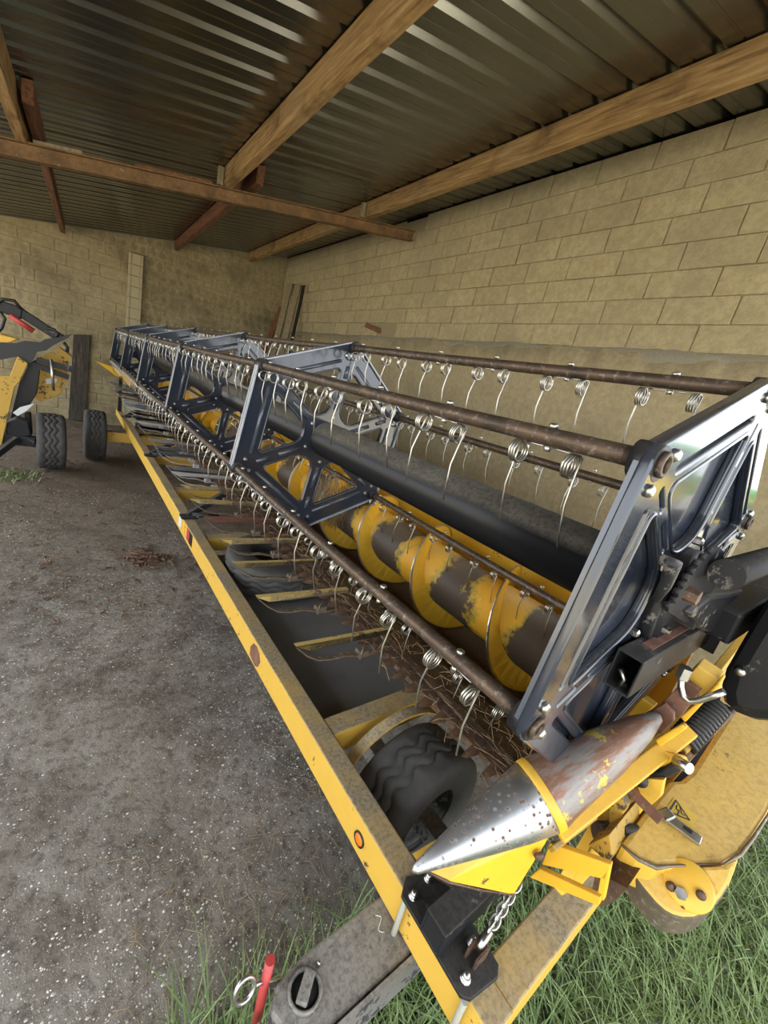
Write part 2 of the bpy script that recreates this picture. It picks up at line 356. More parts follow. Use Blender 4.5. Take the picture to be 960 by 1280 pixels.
# ---- roof of profiled sheets
ROOF = N('galvanised_roof'); a = ROOF.noise(1.6, 5, 0.6)
c = ROOF.mix(ROOF.ramp(a, (0.3, 0.0), (0.7, 1.0)), (0.17, 0.173, 0.157), (0.23, 0.23, 0.208)); ROOF = ROOF.out(c, 0.22, 0.95)
ce = struct(obj('ceiling', MB().box((4.03, 4.3, 4.44), (0.06, 12.8, 0.16)), DARK))  # dark strip added to seal the light gap above the right wall
PT = 0.245; prof = []
for k in range(4):
    y0 = k*PT; prof += [(y0, 0), (y0+0.080, 0), (y0+0.086, 0.005), (y0+0.094, 0.005), (y0+0.10, 0), (y0+0.172, 0), (y0+0.196, 0.036), (y0+0.218, 0.036), (y0+0.242, 0)]
prof.append((4*PT, 0))
xs = [-2.6, -1, 1, 2.5, 4.1]  # left roof edge cut short so more sky light enters
mb = MB(); mb.quads([[(x, y, zroof(x)+z) for y, z in prof] for x in xs], smooth=False)
sheet = mb.mesh('roof_sheet'); sheet.materials.append(ROOF)
for i in range(13):
    o = link('roof_sheet', sheet, ce); o.location = (0, -1.98+i*4*PT-0.04, 0.004)  # unseen front sheets added to shade the near parts
# ---- floor
GND = N('packed_dirt_floor'); g = GND.co
big = GND.noise(0.9, 5, 0.6); fine = GND.noise(28, 5, 0.7); mid = GND.noise(5, 5, 0.65)
c = GND.mix(GND.ramp(big, (0.38, 0.0), (0.62, 1.0)), (0.125, 0.104, 0.080), (0.24, 0.208, 0.168))
c = GND.mix(GND.ramp(mid, (0.42, 0.0), (0.62, 0.7)), c, (0.31, 0.28, 0.235)); c = GND.mix(GND.ramp(fine, (0.35, 0.7), (0.52, 0.0)), c, (0.075, 0.06, 0.045))
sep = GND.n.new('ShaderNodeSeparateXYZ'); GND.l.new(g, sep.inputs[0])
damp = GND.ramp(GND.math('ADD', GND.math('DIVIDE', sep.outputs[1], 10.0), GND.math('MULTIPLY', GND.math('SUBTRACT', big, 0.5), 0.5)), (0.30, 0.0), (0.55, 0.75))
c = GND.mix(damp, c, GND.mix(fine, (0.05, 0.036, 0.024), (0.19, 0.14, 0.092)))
v1 = GND.vor(120); sp = GND.math('MULTIPLY', GND.ramp(v1.outputs['Distance'], (0.20, 1.0), (0.30, 0.0)), GND.ramp(GND.vor(120).outputs['Color'], (0.55, 0.0), (0.57, 1.0)))
sp = GND.math('MULTIPLY', sp, GND.ramp(GND.noise(2.2, 4, 0.6), (0.36, 0.1), (0.55, 1.0)))
c = GND.mix(GND.math('MULTIPLY', sp, 0.85), c, (0.50, 0.47, 0.42))
GND.bump(GND.mix(0.5, fine, GND.mix(0.5, mid, sp)), 0.8, 0.02); GND = GND.out(c, 0.95, spec=0.15)
def gh(x, y): return 0.010*math.sin(x*1.7+y*0.9) + 0.008*math.sin(x*3.9-y*2.7+1) + 0.006*math.sin(x*7.3+y*6.1) - 0.02
mb = MB(); nx, ny = 130, 150; xs = [-7+13.0*i/nx for i in range(nx+1)]; ys = [-4+14.7*j/ny for j in range(ny+1)]
mb.quads([[(x, y, gh(x, y)) for x in xs] for y in ys])
fl = struct(obj('floor', mb, GND, fix=False))
OUT = N('outside_ground'); n = OUT.noise(0.7, 5, 0.6); OUT = OUT.out(OUT.mix(n, (0.38, 0.36, 0.27), (0.52, 0.47, 0.36)), 0.95)  # unseen ground, made pale to bounce light into the shed
mb = MB(); R2 = 70
mb.box((0, -R2/2-4.0, -0.10), (2*R2, R2, 0.10)); mb.box((-R2/2-6.9, 30, -0.10), (R2, 69, 0.10)); mb.box((R2/2+5.9, 30, -0.10), (R2, 69, 0.10))
struct(obj('floor_outside', mb, OUT))
# ---- roof timbers and the steel joist
WOOD = N('old_timber'); gr = WOOD.noise(3.2, 6, 0.6, WOOD.mapr((14, 1.0, 14)), 0.4); bl = WOOD.noise(2.4, 4, 0.6)
c = WOOD.ramp(gr, (0.25, (0.13, 0.075, 0.03)), (0.5, (0.33, 0.205, 0.085)), (0.78, (0.50, 0.345, 0.16))); c = WOOD.mix(WOOD.ramp(bl, (0.52, 0.0), (0.70, 0.75)), c, (0.085, 0.045, 0.02))
c = WOOD.mix(WOOD.ramp(WOOD.noise(1.1, 3, 0.5), (0.55, 0.0), (0.7, 0.5)), c, (0.34, 0.27, 0.16)); WOOD.bump(gr, 0.35, 0.006); WOOD = WOOD.out(c, 0.8, spec=0.25)
WOODR = N('red_brown_timber'); gr = WOODR.noise(3, 6, 0.6, WOODR.mapr((14, 1.0, 14)), 0.4)
c = WOODR.ramp(gr, (0.3, (0.06, 0.025, 0.012)), (0.7, (0.24, 0.10, 0.04))); WOODR.bump(gr, 0.4, 0.006); WOODR = WOODR.out(c, 0.85)
WOODG = N('grey_weathered_plank'); gr = WOODG.noise(3, 6, 0.6, WOODG.mapr((16, 16, 1.2)), 0.4); c = WOODG.ramp(gr, (0.25, (0.14, 0.11, 0.065)), (0.75, (0.36, 0.30, 0.19))); WOODG.bump(gr, 0.3, 0.005); WOODG = WOODG.out(c, 0.85)
def timber(name, x0, x1, ya, yb, d, mat, label, sway=0.0, drop=0.0):
    mb = MB(); rows = []
    for i in range(13):
        t = i/12; y = ya+(yb-ya)*t; dx = sway*math.sin(t*5.0); a, b = x0+dx, x1+dx
        rows.append([(a, y, zroof(a)-drop-0.003), (b, y, zroof(b)-drop-0.003), (b, y, zroof(a)-drop-d+rng.uniform(-.004, .004)), (a, y, zroof(a)-drop-d+rng.uniform(-.004, .004))])
    mb.quads(rows, smooth=False, wrap=True); mb.f += [[0, 1, 2, 3], [48, 49, 50, 51]]; mb.sm += [False]*2; mb.mi += [0]*2
    return tag(obj(name, mb, mat, None, 0.006), label, 'beam', 'roof timbers')
timber('roof_beam', 2.90, 2.985, -1.9, 10.5, 0.185, WOOD, 'long pale brown timber under the roof nearest the right block wall', 0.012)
timber('roof_beam', 1.17, 1.25, -1.9, 5.85, 0.20, WOOD, 'pale brown timber crossing the middle of the roof in front of the steel joist')
timber('roof_beam', -0.51, -0.43, -1.9, 6.05, 0.20, WOOD, 'leftmost pale timber under the roof, ending on the steel joist')
timber('roof_beam', 1.42, 1.50, 5.2, 10.5, 0.17, WOODR, 'red-brown timber behind the steel joist, running to the back wall above the pilaster')
timber('roof_beam', -0.40, -0.33, 4.75, 10.5, 0.15, WOODR, 'thin dark brown timber at left behind the steel joist, reaching the back wall')
STEEL = N('rusty_joist_paint'); a = STEEL.noise(7, 6, 0.7); b = STEEL.noise(22, 5, 0.7)
c = STEEL.mix(STEEL.ramp(a, (0.35, 0.0), (0.65, 1.0)), (0.10, 0.055, 0.022), (0.24, 0.13, 0.05)); c = STEEL.mix(STEEL.ramp(b, (0.64, 0.0), (0.70, 0.9)), c, (0.42, 0.33, 0.18)); STEEL.bump(b, 0.3, 0.004); STEEL = STEEL.out(c, 0.8)
xa, xb, yj, hj = -2.5, 3.72, 5.50, 0.13
mb = MB()
def jz(x): return zroof(x)-0.205
for dy0, dy1, z0, z1 in ((-.05, .05, 0, -.012), (-.05, .05, -hj+.012, -hj), (-.004, .004, -.012, -hj+.012)):
    P = [V((x, yj+dy, jz(x)+z)) for x in (xa, xb) for dy in (dy0, dy1) for z in (z0, z1)]
    mb.add(P, [(0, 1, 3, 2), (4, 6, 7, 5), (0, 4, 5, 1), (2, 3, 7, 6), (0, 2, 6, 4), (1, 5, 7, 3)])
tag(obj('steel_joist', mb, STEEL), 'rusty brown steel joist carrying the roof timbers from left to right', 'beam')
for i, (x, l, m_, lb) in enumerate(((-0.22, 0.34, WOODG, 'short thin board lying on the steel joist beside the leftmost timber'), (0.70, 0.7, WOODR, 'thin brown batten on the steel joist left of the middle timber'))):
    mb = MB().bar((x-l/2, yj-.01, jz(x-l/2)+0.014), (x+l/2, yj-.01, jz(x+l/2)+0.014), 0.07, 0.024); tag(obj('packing_board', mb, m_), lb, 'board')
for x, lb in ((1.13, 'small upright wood cleat beside the middle roof timber on the joist'), (2.86, 'small upright wood cleat beside the right roof timber on the joist')):
    tag(obj('wood_cleat', MB().box((x, yj-.02, jz(x+.025)+0.0905), (0.05, 0.06, 0.165)), WOODG, None, 0.004), lb, 'board')
# ---- boards leaning in the corner, wood in the wall pocket, dark plank on the back wall
def lean(name, xb_, yb_, xt, yt, zt, wd, th, mat, label, group=None):
    mb = MB().bar((xb_, yb_, 0.0), (xt, yt, zt), wd, th, up=(0, -1, 0.2)); o = obj(name, mb, mat, None, 0.003); return tag(o, label, 'board', group)
G = 'boards leaning in the far corner'
def corner_plank(pt, pb, wd, mat, label):
    T, B = at(*pt, x=3.70, loc=False), at(*pb, x=3.45, loc=False); d = (T-B)/(T.z-B.z); b0 = B-d*B.z
    tag(obj('leaning_plank', MB().bar(b0, T, wd, 0.03, up=(-1, -0.6, 0.2)), mat, None, 0.003), label, 'board', G)
corner_plank((353, 384), (336, 424), 0.15, WOODR, 'red-brown board leaning in the far corner, shortest of the four')
corner_plank((363, 355), (347, 420), 0.15, WOODG, 'grey weathered board leaning in the corner next to the red-brown one')
corner_plank((373, 356), (357, 420), 0.15, WOODG, 'grey weathered board leaning in the corner beside the narrow black one')
corner_plank((380, 357), (366, 420), 0.06, DARK, 'narrow black board leaning against the right wall in the corner')
tag(obj('wood_offcut', MB().bar((3.62, 6.15, 2.90), (3.86, 5.95, 2.84), 0.06, 0.07), WOODR, None, 0.004), 'short wood offcut sticking out of the pocket in the right wall', 'wood')
DPL = N('tarred_plank'); n = DPL.noise(4, 6, 0.7, DPL.mapr((9, 9, 1))); DPL = DPL.out(DPL.ramp(n, (0.35, (0.018, 0.014, 0.010)), (0.62, (0.07, 0.055, 0.035)), (0.75, (0.30, 0.25, 0.16))), 0.8)
tag(obj('tarred_plank', MB().prism([(-0.28, YB-0.10, 0), (0.0, YB-0.10, 0), (0.06, YB-0.05, 1.72), (-0.20, YB-0.05, 1.66)], (0, 0.04, 0)), DPL), 'wide dark tarred plank standing against the back wall between the two wheels', 'board')
# ================================================================== COMBINE HEADER (header frame: -X is its front, Y along its width)
HD = thing('combine_header', 'yellow combine grain header with black pickup reel resting on its trailer', 'farm machine', (1.6, 4.8, 0.62), AZ)
HX, HZ, HR = 1.208, 1.612, 0.535
VA = [math.radians(142.4-60*k) for k in range(6)]       # B C D E F A seen from the near end
VX = [(HX+HR*math.cos(a), HZ+HR*math.sin(a)) for a in VA]
PY = [0.263+1.82*k for k in range(6)]
Y0, Y1 = 0.30, 9.45
# ---- spider plates
def hexpts(r, cr): return rounded([(r*math.cos(a), r*math.sin(a)) for a in VA], cr)
def sector(k, out, side, hub, r1, r2):      # rounded triangular window between arms k and k+1
    a0, a1 = VA[k], VA[(k+1) % 6]; am = (a0+(a1 if a1 < a0 else a1-2*PI))/2
    m = V((math.cos(am), math.sin(am))); t = V((-m.y, m.x)); apo = HR*math.cos(PI/6)
    d = apo-out; hw = (d*math.tan(PI/6) - side/math.cos(PI/6)); h0 = hub; hw0 = max(0.012, h0*math.tan(PI/6)-side/math.cos(PI/6))
    P = [m*d+t*hw, m*d-t*hw, m*h0-t*hw0, m*h0+t*hw0]
    return rounded([(p.x, p.y) for p in P], [r1, r1, r2, r2], 7)
def capsule(c, ang, L, r, n=8):
    u = V((math.cos(ang), math.sin(ang))); v_ = V((-u.y, u.x)); c = V(c); out = []
    for k in range(n+1): a = -PI/2+PI*k/n; p = c+u*(L/2+r*math.cos(a))+v_*(r*math.sin(a)); out.append((p.x, p.y))
    for k in range(n+1): a = PI/2+PI*k/n; p = c-u*(L/2)+u*(r*math.cos(a))+v_*(r*math.sin(a)); out.append((p.x, p.y))
    return out
wins = [sector(k, 0.088, 0.034, 0.150, 0.020, 0.075) for k in range(6)]
outl = hexpts(HR+0.035, 0.045)
sp_me = plate2d('reel_spider', outl, wins, 0.014, 0.003); sp_me.materials.append(NAVY)
lipmb = MB()
for wv in wins:
    for s in (-1, 1): lipmb.tube([(a, s*0.007, b) for a, b in wv], 0.0055, 6, closed=True)
lip_me = lipmb.mesh('window_lip'); lip_me.materials.append(NAVY)
bd = MB()          # pressed beads along the rim and the arms, on both faces
for k in range(6):
    a0, a1 = VA[k], VA[k]-PI/3; am = (a0+a1)/2; m = V((math.cos(am), math.sin(am))); t = V((-m.y, m.x)); apo = HR*math.cos(PI/6)
    for s in (-1, 1):
        c = m*(apo-0.052); p, q = c+t*0.17, c-t*0.17; bd.tube([(p.x, s*.006, p.y), (q.x, s*.006, q.y)], 0.011, 8)
        for e in (p, q): bd.lathe([(0.011, 0), (0.008, 0.006), (0.0, 0.009)], (e.x, s*.006, e.y), (0, s, 0), 8)
        u = V((math.cos(a0), math.sin(a0)))
        for r0, r1 in ((0.175, 0.30), (0.36, 0.43)): bd.tube([(u.x*r0, s*.006, u.y*r0), (u.x*r1, s*.006, u.y*r1)], 0.012, 8)
bead_me = bd.mesh('pressed_bead'); bead_me.materials.append(NAVYM)
fl_ = MB(); o1 = hexpts(HR+0.038, 0.046); o2 = hexpts(HR+0.031, 0.04)
for s0, s1 in ((-0.022, 0.022),):
    n = len(o1); fl_.quads([[(a, s0, b) for a, b in o1], [(a, s1, b) for a, b in o1], [(a, s1, b) for a, b in o2], [(a, s0, b) for a, b in o2], [(a, s0, b) for a, b in o1]], smooth=False, wrap=True)
flange_me = fixn(fl_.mesh('rim_flange')); flange_me.materials.append(NAVYL)
bush_me = MB().lathe([(0.028, -0.04), (0.034, -0.034), (0.034, 0.034), (0.028, 0.04)], (0, 0, 0), (0, 1, 0), 16).mesh('bat_bushing'); bush_me.materials.append(BLK)
bolt_me = MB().lathe([(0.006, -0.019), (0.010, -0.016), (0.010, 0.016), (0.006, 0.019)], (0, 0, 0), (0, 1, 0), 6, smooth=False).mesh('bolt'); bolt_me.materials.append(ZINC)
for k in range(1, 6):
    sp = obj('reel_spider', sp_me, NAVY, HD, fix=False, loc=(HX, PY[k], HZ))
    for me in (lip_me, bead_me, flange_me): link(me.name, me, sp)
    for j in range(6):
        u = V((math.cos(VA[j]), math.sin(VA[j]))); t = V((-u.y, u.x))
        link('bat_bushing', bush_me, sp).location = (u.x*HR, 0, u.y*HR)
        for r, o in ((0.135, 0), (HR-0.055, 0.032), (HR-0.055, -0.032)):
            if k < 4: p = u*r+t*o; link('bolt', bolt_me, sp).location = (p.x, 0, p.y)
# near end plate: pressed panels closed behind the windows
pan = [sector(k, 0.068, 0.024, 0.165, 0.018, 0.095) for k in range(6)]
slots = []
for k in range(6):
    a0 = VA[k]; am = a0-PI/6; m = V((math.cos(am), math.sin(am))); t = V((-m.y, m.x)); apo = HR*math.cos(PI/6)
    slots.append(capsule(m*(apo-0.038), am+PI/2, 0.36, 0.013)); u = V((math.cos(a0), math.sin(a0)))
    slots.append(capsule(u*0.30, a0, 0.10, 0.011)); slots.append(capsule(u*0.43, a0, 0.055, 0.011))
ep = obj('reel_end_plate', plate2d('reel_end_plate', outl, pan + slots, 0.022, 0.006), NAVY, HD, fix=False, loc=(HX, PY[0], HZ))
obj('pressed_panel', plate2d('pressed_panel', hexpts(HR+0.03, 0.045), [], 0.006, 0.001), NAVY, ep, fix=False, loc=(0, 0.013, 0), inv=M4())
pl_ = MB()
for wv in pan: pl_.tube([(a, -0.009, b) for a, b in wv], 0.006, 6, closed=True)
obj('window_lip', pl_, NAVY, ep, inv=M4())
obj('rim_flange', fixn(fl_.mesh('rim_flange')), NAVYM, ep, inv=M4(), loc=(0, 0.006, 0)).scale = (1, 0.6, 1)
for k in range(6):
    u = V((math.cos(VA[k]), math.sin(VA[k]))); t = V((-u.y, u.x)); p = u*HR
    mb = MB().lathe([(0.034, 0.03), (0.034, -0.009), (0.031, -0.012)], (p.x, 0, p.y), (0, 1, 0), 18)
    b_ = obj('bat_bushing', mb, BLK, ep, inv=M4())
    obj('bearing_ring', MB().lathe([(0.015, -0.010), (0.023, -0.010), (0.023, -0.019), (0.020, -0.021), (0.015, -0.021), (0.014, -0.012)], (p.x, 0, p.y), (0, 1, 0), 18, ring=True), BATM, ep, inv=M4())
    for o in (0.042, -0.042):
        q = u*(HR-0.022)+t*o; obj('bolt', MB().lathe([(0.012, -0.010), (0.012, -0.016), (0.007, -0.021)], (q.x, 0, q.y), (0, 1, 0), 12), ZINC, ep, inv=M4())
    q = u*0.165; obj('bolt', MB().lathe([(0.011, -0.010), (0.011, -0.020), (0.006, -0.024)], (q.x, 0, q.y), (0, 1, 0), 6, smooth=False), ZINC, ep, inv=M4())
# ---- centre tube of the reel
obj('reel_tube', MB().cyl((HX, PY[0]+0.02, HZ), (HX, PY[5]+0.05, HZ), 0.100, 32), TUBEB, HD)
# ---- bats with double spring tines
def tine_mesh():
    mb = MB(); CRR, WR = 0.0235, 0.0024
    for s in (-1, 1):
        path = []; yc = s*0.0625
        for i in range(37):                       # three turns of the coil
            a = PI*0.75 + 2*PI*3*i/36; path.append((-0.006-CRR*math.cos(a)*1, yc + s*(-0.0095+0.019*i/36), -0.044+CRR*math.sin(a)))
        x, y, z = path[-1]
        path += [(x-0.006, y, z-0.03), (x-0.016, y+s*.002, z-0.095), (x-0.010, y+s*.003, z-0.13), (x+0.004, y+s*.004, z-0.19)]
        mb.tube(path, WR, 6)
        mb.tube([(0.0, s*0.0525, -0.021), (0.0, s*0.01, -0.021)], WR, 6)
    mb.lathe([(0.010, 0), (0.010, 0.007), (0.006, 0.010)], (0, 0, 0.018), (0, 0, 1), 8); mb.lathe([(0.008, 0), (0.008, 0.012)], (0, 0, -0.018), (0, 0, -1), 6)
    me = mb.mesh('double_tine'); me.materials.append(SPRING); return me
tine_me = tine_mesh()
for k, (vx, vz) in enumerate(VX):
    path = []; ph = k*1.3
    for i in range(60):
        t = i/59; y = PY[0]+0.01+(PY[5]-PY[0])*t; d = abs(math.sin(PI*(y-PY[0])/1.82))*0.006
        path.append((vx+0.003*math.sin(y*2.1+ph), y, vz-d*(1.6 if k == 5 else 1)+0.004*math.sin(y*1.1+ph)))
    bat = obj('reel_bat', MB().tube(path, 0.0185, 12), BATM, HD)
    for i in range(30):
        y = 0.4605+0.3048*i
        if y > PY[5]-0.05: break
        o = link('double_tine', tine_me, bat); o.location = (vx, y, vz); o.rotation_euler = (rng.uniform(-.05, .05), rng.uniform(-.12, .10), rng.uniform(-.06, .06))
# ---- auger
AX, AZc, AR, DR = 1.78, 1.0, 0.278, 0.158
WORN = N('worn_auger_paint'); a = WORN.noise(2.6, 5, 0.6, WORN.mapr((1, 1.6, 1))); b = WORN.noise(30, 5, 0.7)
sy_ = WORN.n.new('ShaderNodeSeparateXYZ'); WORN.l.new(WORN.co, sy_.inputs[0])
wv_ = WORN.math('COSINE', WORN.math('MULTIPLY', WORN.math('SUBTRACT', sy_.outputs[1], 0.875+0.36), 2*PI/0.55))
f_ = WORN.math('ADD', WORN.math('ADD', WORN.math('MULTIPLY', a, 0.55), 0.16), WORN.math('ADD', WORN.math('MULTIPLY', wv_, 0.14), WORN.math('MULTIPLY', WORN.math('SUBTRACT', b, 0.5), 0.25)))
c = WORN.mix(WORN.ramp(f_, (0.40, 0.0), (0.46, 1.0)), (0.80, 0.42, 0.03), (0.085, 0.06, 0.04)); c = WORN.mix(WORN.ramp(f_, (0.37, 0.0), (0.40, 0.6), (0.42, 0.6), (0.45, 0.0)), c, (0.42, 0.34, 0.05))
c = WORN.mix(WORN.math('MULTIPLY', WORN.ramp(WORN.up(), (0.4, 0.0), (0.95, 0.8)), WORN.noise(9, 4, 0.6)), c, (0.22, 0.16, 0.09)); WORN.bump(b, 0.15, 0.004); WORN = WORN.out(c, 0.5)
au = obj('auger_drum', MB().cyl((AX, Y0+0.03, AZc), (AX, Y1, AZc), DR, 40), WORN, HD)
FLY = paint('flight_paint', (0.86, 0.50, 0.035), 0.4, 0.15, 0.65)
EDGE = metal('worn_flight_edge', (0.55, 0.52, 0.48), 0.35)
def flight(y0, hand, turns, ph, pitch=0.55):
    mb = MB(); n = int(28*turns); rows = []
    for i in range(n+1):
        a = ph+hand*2*PI*turns*i/n; y = y0+pitch*turns*i/n; c_, s_ = math.cos(a), math.sin(a); lean_ = 0.015
        rows.append([(AX+r*c_, y+dy, AZc+r*s_) for r, dy in ((DR-0.01, -.003), (AR-0.012, -.003-lean_), (AR, -.002-lean_), (AR, .003-lean_), (AR-0.012, .003-lean_), (DR-0.01, .003))])
    mb.quads(rows, wrap=True, smooth=False)
    for i in range(len(mb.f)):
        if i % 6 in (1, 2, 3): mb.mi[i] = 1
    mb.f += [list(range(6)), [n*6+k for k in range(6)]]; mb.sm += [False]*2; mb.mi += [0]*2
    return mb
for i in range(8): obj('auger_flight', flight(0.325+0.55*i, -1, 1.02, PI), [FLY, EDGE], au)
for i in range(7): obj('auger_flight', flight(5.45+0.55*i, 1, 1.02, PI), [FLY, EDGE], au)
for i in range(14):
    a = i*2.4; y = 4.78+0.045*i; obj('auger_finger', MB().cyl((AX+DR*.9*math.cos(a), y, AZc+DR*.9*math.sin(a)), (AX+(AR+.06)*math.cos(a), y, AZc+(AR+.06)*math.sin(a)), 0.008, 8), ZINC, au)
# ---- table: floor pan, trough, rear sheet, frame
PAN = paint('floor_pan_paint', (0.10, 0.07, 0.04), 0.6, 0.8, 0.6, dustcol=(0.13, 0.085, 0.05))
mb = MB(); prof = [(1.16, 0.915), (1.30, 0.885), (1.42, 0.80)]
for k in range(0, 9): a = PI*1.18+ (PI*0.66)*k/8; prof.append((AX+0.325*math.cos(a), AZc+0.325*math.sin(a)))
back = [(x+0.012, z-0.010) for x, z in prof]
mb.quads([[(x, y, z) for x, z in prof + back[::-1]] for y in (Y0-0.02, Y1)], smooth=False, wrap=True)
obj('floor_pan', mb, PAN, HD)
obj('rear_sheet', MB().box((2.13, (Y0+Y1)/2, 1.15), (0.02, Y1-Y0+.04, 0.58)), YEL, HD)
obj('top_beam', MB().box((2.26, (Y0+Y1)/2, 1.31), (0.16, Y1-Y0+.04, 0.13)), YEL, HD, 0.008)
obj('lower_beam', MB().box((2.02, (Y0+Y1)/2, 0.66), (0.14, Y1-Y0, 0.12)), YELD, HD, 0.008)
for y in [0.9+1.15*i for i in range(8)]:
    obj('table_rib', MB().prism([(1.22, y, 0.885), (1.42, y, 0.78), (1.60, y, 0.70), (1.95, y, 0.66), (1.95, y, 0.60), (1.5, y, 0.62), (1.22, y, 0.80)], (0, 0.02, 0)), YELD, HD)
# ---- knife bar with guards
obj('knife_bar', MB().prism([(1.06, Y0, 0.905), (1.19, Y0, 0.905), (1.19, Y0, 0.93), (1.10, Y0, 0.94), (1.06, Y0, 0.925)], (0, Y1-Y0, 0)), RUST, HD)
obj('knife_back', MB().box((1.10, (Y0+Y1)/2, 0.948), (0.03, Y1-Y0, 0.012)), RUST, HD)
gm = MB()
for s in (-0.019, 0.019):
    pass
rows = []
for x, wy, z0, z1 in ((0.985, 0.002, 0.926, 0.930), (1.005, 0.007, 0.918, 0.936), (1.04, 0.012, 0.912, 0.944), (1.075, 0.014, 0.908, 0.950), (1.11, 0.013, 0.908, 0.955)):
    rows.append([(x, -wy, z0), (x, wy, z0), (x, wy*.7, z1), (x, -wy*.7, z1)])
gm.quads(rows, smooth=False, wrap=True); gm.f += [[0, 1, 2, 3], [16, 17, 18, 19]]; gm.sm += [False]*2; gm.mi += [0]*2
gm.prism([(1.05, -0.036, 0.946), (1.09, -0.036, 0.946), (1.09, 0.036, 0.946), (1.05, 0.010, 0.946), (1.05, -0.010, 0.946)], (0, 0, 0.003))
guard_me = fixn(gm.mesh('knife_guard')); guard_me.materials.append(RUST)
for i in range(119):
    y = 0.36+0.0762*i
    if y > Y1-0.03: break
    o = link('knife_guard', guard_me, HD, PINV[HD.name]); o.location = (rng.uniform(-.004, .004), y, rng.uniform(-.004, .004))
# ---- crop lifters
def lifter_mesh(var):
    mb = MB(); h = 0.011
    mb.prism([(0.640, -0.011, 1.034), (0.700, -0.011, 1.004), (1.10, -0.011, 0.992), (1.10, -0.011, 1.012), (0.700, -0.011, 1.031)], (0, 0.004, 0))
    mb.prism([(0.640, -0.011, 1.034), (0.700, -0.011, 1.031), (1.10, -0.011, 1.012), (1.10, -0.011, 1.009), (0.700, -0.011, 1.028)], (0, 0.024, 0))
    low = [(0.640, 1.034), (0.690, 0.985), (0.745, 0.950), (0.80, 0.938), (0.87, 0.936), (0.94, 0.918), (1.00, 0.908), (1.07, 0.912)]
    rows = [[(x, -0.011, z), (x, 0.011, z), (x+.002, 0.011, z-0.006), (x+.002, -0.011, z-0.006)] for x, z in low]
    mb.quads(rows, smooth=False, wrap=True, mi=1); mb.f += [[0, 1, 2, 3][::-1]]; mb.sm += [False]; mb.mi += [1]
    k = len(rows)-1; mb.f += [[len(mb.v)-4, len(mb.v)-3, len(mb.v)-2, len(mb.v)-1]]; mb.sm += [False]; mb.mi += [1]
    mb.box((0.965, 0, 0.922), (0.05, 0.036, 0.03), mi=1); mb.tube([(0.945, -0.02, 0.905), (0.945, -0.02, 0.945), (0.985, 0.02, 0.945), (0.985, 0.02, 0.905)], 0.004, 6, mi=1)
    return fixn(mb.mesh('crop_lifter'))
LYEL = paint('worn_lifter_paint', (0.62, 0.45, 0.14), 0.5, 0.2, 0.54, chipcol=(0.12, 0.07, 0.05)); LWHT = flat('white_paint', (0.75, 0.75, 0.74), 0.4)
LBAR = rusty('lifter_strap_steel', (0.13, 0.10, 0.075), (0.22, 0.17, 0.12), (0.34, 0.31, 0.27), 0.5, 0.4)
lm = {}
for nm, mt in (('y', LYEL), ('r', PINK), ('w', LWHT), ('g', GALV)):
    lm[nm] = lifter_mesh(nm); lm[nm].materials.append(mt); lm[nm].materials.append(LBAR if nm in 'yr' else GALV)
for i in range(27):
    y = 1.085+0.3048*i; kind = 'yyyyryywgg'[i] if i < 10 else 'yggg'[i % 4]
    o = link('crop_lifter', lm[kind], HD, PINV[HD.name]); o.location = (rng.uniform(-.012, .012), y, rng.uniform(-.006, .006)); o.rotation_euler = (rng.uniform(-.08, .08), 0, 0)
    if i == 4: o['label'] = 'faded red crop lifter'
    if i == 7: o['label'] = 'white crop lifter'
# ---- far end sheet and far divider
obj('end_sheet', MB().prism([(1.00, 0, 0.98), (1.25, 0, 0.66), (2.1, 0, 0.60), (2.3, 0, 0.8), (2.3, 0, 1.5), (1.9, 0, 1.5), (1.3, 0, 1.12)], (0, 0.025, 0)), YEL, HD, loc=(0, Y1+.01, 0))
tipf = at(119, 451, y=9.52); 
obj('far_divider', MB().add([tipf, V((0.95, 9.46, 1.22)), V((0.95, 9.60, 1.20)), V((1.0, 9.52, 0.98)), V((1.45, 9.46, 1.10)), V((1.45, 9.60, 1.08)), V((1.45, 9.52, 0.80))], [(0, 1, 2), (0, 3, 1), (0, 2, 3), (1, 4, 5, 2), (2, 5, 6, 3), (3, 6, 4, 1), (4, 6, 5)]), YEL, HD)
# ================================================================== HEADER TRAILER
TR = thing('header_trailer', 'yellow header trailer frame with dusty rails and small tyres under the grain header', 'trailer', (1.3, 4.5, 0.0), AZ)
RX0, RX1, RZ0, RZ1 = 0.779, 0.864, 0.460, 0.600
rail = obj('side_rail', MB().box(((RX0+RX1)/2, 3.90, (RZ0+RZ1)/2), (RX1-RX0, 7.60, RZ1-RZ0)), YELT, TR, 0.006)
obj('side_rail', MB().box(((RX0+RX1)/2, 8.35, 0.50), (RX1-RX0-.006, 1.50, 0.11)), YELT, TR, 0.006)
obj('side_rail', MB().box((2.02, 4.6, (RZ0+RZ1)/2-.02), (0.085, 9.0, RZ1-RZ0)), YELT, TR, 0.006)
obj('cross_member', MB().box((1.42, 0.152, 0.53), (1.11, 0.10, 0.135)), YELT, TR, 0.006)
obj('cross_member', MB().box((1.42, 1.045, 0.535), (1.11, 0.092, 0.12)), YELT, TR, 0.006)
for y in (3.05, 4.25, 5.6): obj('cross_member', MB().box((1.42, y, 0.53), (1.11, 0.09, 0.11)), YELT, TR, 0.006)
obj('axle_beam', MB().box((1.30, 7.45, 0.375), (1.55, 0.12, 0.15)), YELT, TR, 0.006)
for y in (1.45, 2.1, 2.75): obj('mat_support', MB().box((1.42, y, 0.418), (1.18, 0.05, 0.035)), GREYP, TR)
